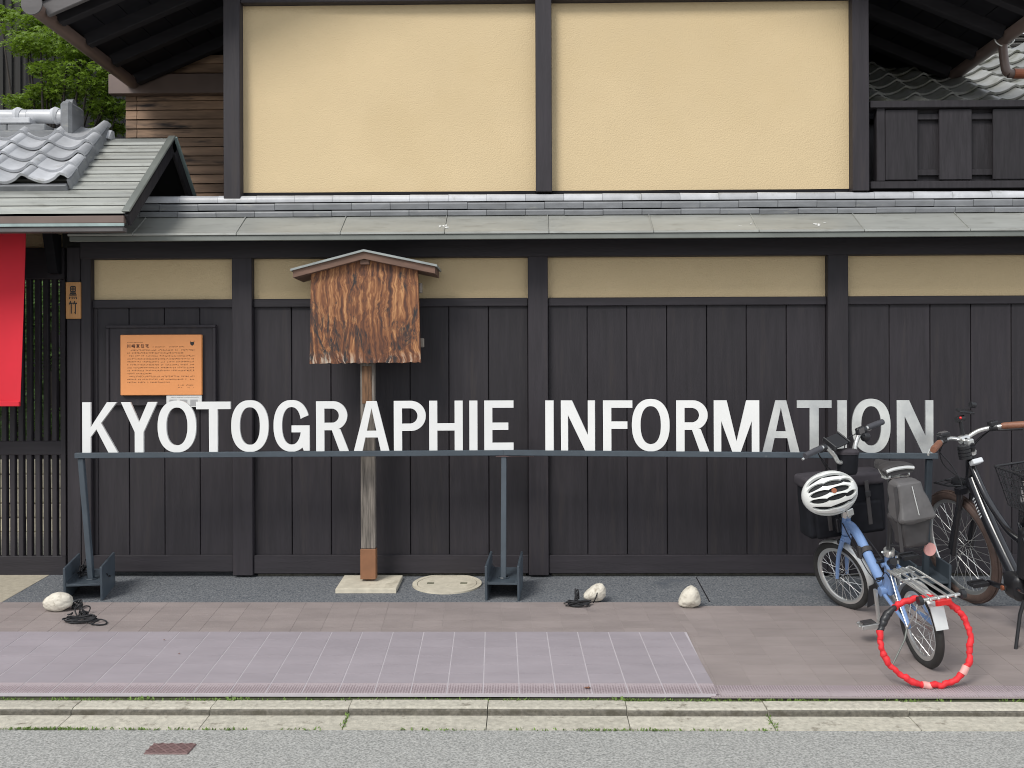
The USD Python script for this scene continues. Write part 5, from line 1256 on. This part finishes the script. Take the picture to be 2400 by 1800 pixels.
for s in (-1, 1):
    st_ += [tube(spline([(.42, s * .04, .29), (.2, s * .055, .31), (0, s * .07, RE)], 5), .011, 10), tube(spline([(.33, s * .02, .66), (.18, s * .05, .52), (0, s * .07, RE)], 5), .009, 10)]
O(eb, 'rear_stay', cat(st_), M['ebike'])
# print on the down tube
pr_ = []
A_, B_ = np.array(axe(.80)) + [-.02, 0, 0], np.array([.44, 0, .30])
path = spline([axe(.80) + [-.02, 0, 0], (.72, 0, .60), (.56, 0, .42), (.44, 0, .30)], 30)
for k in range(16, 30):
    c0_, c1_ = path[k], path[k + 1]
    if k % 2 == 0:
        dd = c1_ - c0_; up_ = np.cross(dd / np.linalg.norm(dd), [0, 1, 0]); up_ *= np.sign(up_[2])
        pr_.append(hull([p + up_ * h_ + [0, y_, 0] for p in (c0_, c0_ + dd * .9) for h_ in (-.010, .012) for y_ in (.0345, .0368)]))
O(eb, 'print', cat(pr_), M['white_paint'])
pts_ = [p + [0.018, .027, .018] for p in path[40:82]]
O(eb, 'side_stripe', tube(pts_, .0062, 8), M['silver'])
O(eb, 'motor', moved(rounded((.16, .12, .15), .04), trans(.44, 0, .29)), M['black'])
O(eb, 'battery', moved(rounded((.07, .09, .30), .025), rotm((0, 1, 0), -15), trans(.31, 0, .50)), M['black'])
O(eb, 'chain_guard', hull([(.47, -.07, .38), (.47, -.08, .20), (.0, -.07, .39), (.0, -.08, .31), (.47, -.085, .38), (.47, -.09, .20), (.0, -.085, .39)]), M['black'])
O(eb, 'crank', hull([(.44 + dx, .075 + dy, .29 + dz) for dx in (-.015, .015) for dy in (0, .013) for dz in (-.015, .015)] + [(.605 + dx, .083 + dy, .275 + dz) for dx in (-.010, .010) for dy in (0, .012) for dz in (-.010, .010)]), M['ebike'])
O(eb, 'crank', hull([(.44 + dx, -.088 + dy, .29 + dz) for dx in (-.015, .015) for dy in (0, .013) for dz in (-.015, .015)] + [(.275 + dx, -.095 + dy, .305 + dz) for dx in (-.010, .010) for dy in (0, .012) for dz in (-.010, .010)]), M['ebike'])
O(eb, 'crank_cap', disc((.44, .092, .29), (0, 1, 0), .014, .012, 14), M['copper'])
O(eb, 'pedal', pedal((.607, .145, .275)), M['black'])
O(eb, 'pedal', pedal((.273, -.155, .305)), M['black'])
# handlebar group
h1 = axe(1.0)
O(eb, 'stem', cat(rod(axe(.92), h1, .0165, 14), tube([h1, h1 + [.07, 0, .035]], .019, 12), rod(axe(.925), axe(.955), .021)), M['black'], S2)
O(eb, 'stem_cap', cat(disc(axe(.965), AX2, .024, .018, 16), disc(h1 + [.07, 0, .035], (0, 1, 0), .024, .05, 16), box(h1[0] + .0, h1[0] + .05, -.02, .02, h1[2] + .0, h1[2] + .04, .006)), M['silver'], S2)
hc = h1 + np.array([.07, 0, .035])
bar = spline([hc + [-.17, .305, .03], hc + [-.09, .22, .035], hc + [-.02, .10, .03], hc, hc + [-.02, -.10, .03], hc + [-.09, -.22, .035], hc + [-.17, -.305, .03]], 7)
O(eb, 'handlebar', tube(bar, .0127, 12), M['silver'], S2)
for s in (-1, 1):
    a_, b_2 = hc + [-.075, s * .20, .036], hc + [-.172, s * .308, .03]
    O(eb, 'grip', tube([a_, a_ + (b_2 - a_) * .1, a_ + (b_2 - a_) * .9, b_2], [.016, .019, .0195, .017], 14), M['brown_grip'], S2)
    a_ = hc + [-.05, s * .165, .034]
    O(eb, 'shifter', cat(disc(a_, (-.6, s * .8, 0), .021, .045, 14), moved(rounded((.04, .05, .03), .008), trans(*(a_ + [.0, 0, .022])))), M['black'], S2)
    O(eb, 'brake_lever', tube(spline([a_ + [.02, 0, -.015], a_ + [.035, s * .05, -.03], a_ + [-.06, s * .14, -.04]], 5), .006, 6), M['silver'] if s > 0 else M['black'], S2)
O(eb, 'control_pad', cat(moved(rounded((.05, .06, .028), .006), trans(*(hc + [-.045, .15, .065])))), M['black'], S2)
O(eb, 'control_screen', moved(rounded((.034, .044, .006), .002), trans(*(hc + [-.047, .15, .081]))), M['grey_fabric'], S2)
O(eb, 'horn', cat(*[disc(hc + [-.055, .045, -.03 - .02 * k], (0, 0, 1), .036, .016, 20) for k in range(4)], disc(hc + [-.055, .045, -.06], (0, 0, 1), .028, .07, 16)), M['black'], S2)
O(eb, 'display', cat(moved(rounded((.05, .10, .014), .005), rotm((1, 0, 0), 20), rotm((0, 1, 0), -20), trans(*(hc + [.0, -.04, .155]))), rod(hc, hc + [0, 0, .13], .011), disc(hc + [0, -.095, .18], (0, 1, .3), .017, .03, 12), disc(hc + [0, .0, .12], (0, 1, 0), .018, .05, 12)), M['black'], S2)
O(eb, 'red_button', trimesh.creation.icosphere(2, .008).apply_transform(trans(*(hc + [-.025, .012, .13]))), M['red_plastic'], S2)
O(eb, 'head_cover', moved(rounded((.05, .065, .03), .008), rotm((0, 1, 0), 25), trans(*(axe(.90) + [-.045, .0, .01]))), M['white_paint'], S2)
cb = []
for s, q in ((1, .05), (1, .09), (-1, .05), (-1, .08)):
    cb.append(tube(spline([hc + [-.03, s * .15, .015], hc + [.07, s * .12, -.03 - q * .4], hc + [.09, s * q, -.15], axe(.80) + [.06, s * .03, 0], axe(.74) + [.03, s * .03, 0]], 6), .003, 6))
O(eb, 'brake_cable', cat(cb), M['black'], S2)
fr_r = []
zr_ = .745
for y in (-.07, 0, .07): fr_r.append(tube([cw + [.03, y * .3, .02], cw + [.09, y, zr_ - cw[2] + .01], cw + [.23, y, zr_ - cw[2] + .01]], .005, 6))
fr_r += [tube([cw + [x_, -.075, zr_ - cw[2] + .01], cw + [x_, .075, zr_ - cw[2] + .01]], .005, 6) for x_ in (.10, .165, .23)]
O(eb, 'front_carrier', cat(fr_r), M['black'], S2)
O(eb, 'headlight', cat(tube([cw + [.05, 0, .02], cw + [.10, 0, .022], cw + [.13, 0, .022]], [.02, .035, .03], 16)), M['black'], S2)
# rear rack, basket, saddle, stand
rk = []
for y in (-.065, .065): rk.append(tube(spline([(.28, y * .4, .70), (.18, y, .735), (-.20, y, .735), (-.23, y, .72)], 5), .006, 8))
for x_ in (.12, 0, -.12, -.2): rk.append(rod((x_, -.065, .735), (x_, .065, .735), .004, 6))
for s in (-1, 1): rk.append(rod((-.12, s * .065, .735), (0, s * .08, RE), .005, 6))
O(eb, 'rear_rack', cat(rk), M['black'])
bk = []
x0_, x1_, y_, z0_, z1_ = -.17, .20, .125, .80, 1.0
for k, z_ in enumerate(np.linspace(z0_, z1_, 6)):
    e = 1 + .22 * (z_ - z0_) / (z1_ - z0_); r_ = .007 if k == 5 else .0028
    xm, xw = (x0_ + x1_) / 2, (x1_ - x0_) / 2 * e; yw = y_ * e
    loop_ = [(xm + sx * xw, sy * yw, z_) for sx, sy in ((-1, -1), (1, -1), (1, 1), (-1, 1))] ; loop_.append(loop_[0])
    bk.append(tube(np.vstack([np.linspace(loop_[i], loop_[i + 1], 6)[:-1] for i in range(4)]), r_, 6, closed=True))
for k in range(14):
    t = k / 13
    for s in (-1, 1):
        xa = x0_ + (x1_ - x0_) * t; xm = (x0_ + x1_) / 2
        bk.append(rod((xa, s * y_, z0_), (xm + (xa - xm) * 1.22, s * y_ * 1.22, z1_), .0026, 5))
        ya = -y_ + 2 * y_ * t; xe2 = x0_ if s < 0 else x1_
        bk.append(rod((xe2, ya, z0_), (xm + (xe2 - xm) * 1.22, ya * 1.22, z1_), .0026, 5))
    bk.append(rod((x0_ + (x1_ - x0_) * t, -y_, z0_), (x0_ + (x1_ - x0_) * t, y_, z0_), .0026, 5))
O(eb, 'wire_basket', cat(bk), M['black'])
O(eb, 'seat_post', rod((.30, 0, .78), (.265, 0, .90), .0135, 12), M['silver'])
O(eb, 'saddle', moved(sd_mesh, trans(.10, -.03, -.06)), M['black'])
O(eb, 'mudguard', arc_strip(RE + .016, 30, 210, .055), M['black'], trans(0, 0, RE))
O(eb, 'kickstand', cat(tube([(.26, .07, .27), (.26, .10, .20), (.225, .165, .012)], [.011, .010, .009], 8), box(.20, .25, .15, .19, -.002, .014, .004)), M['black'])
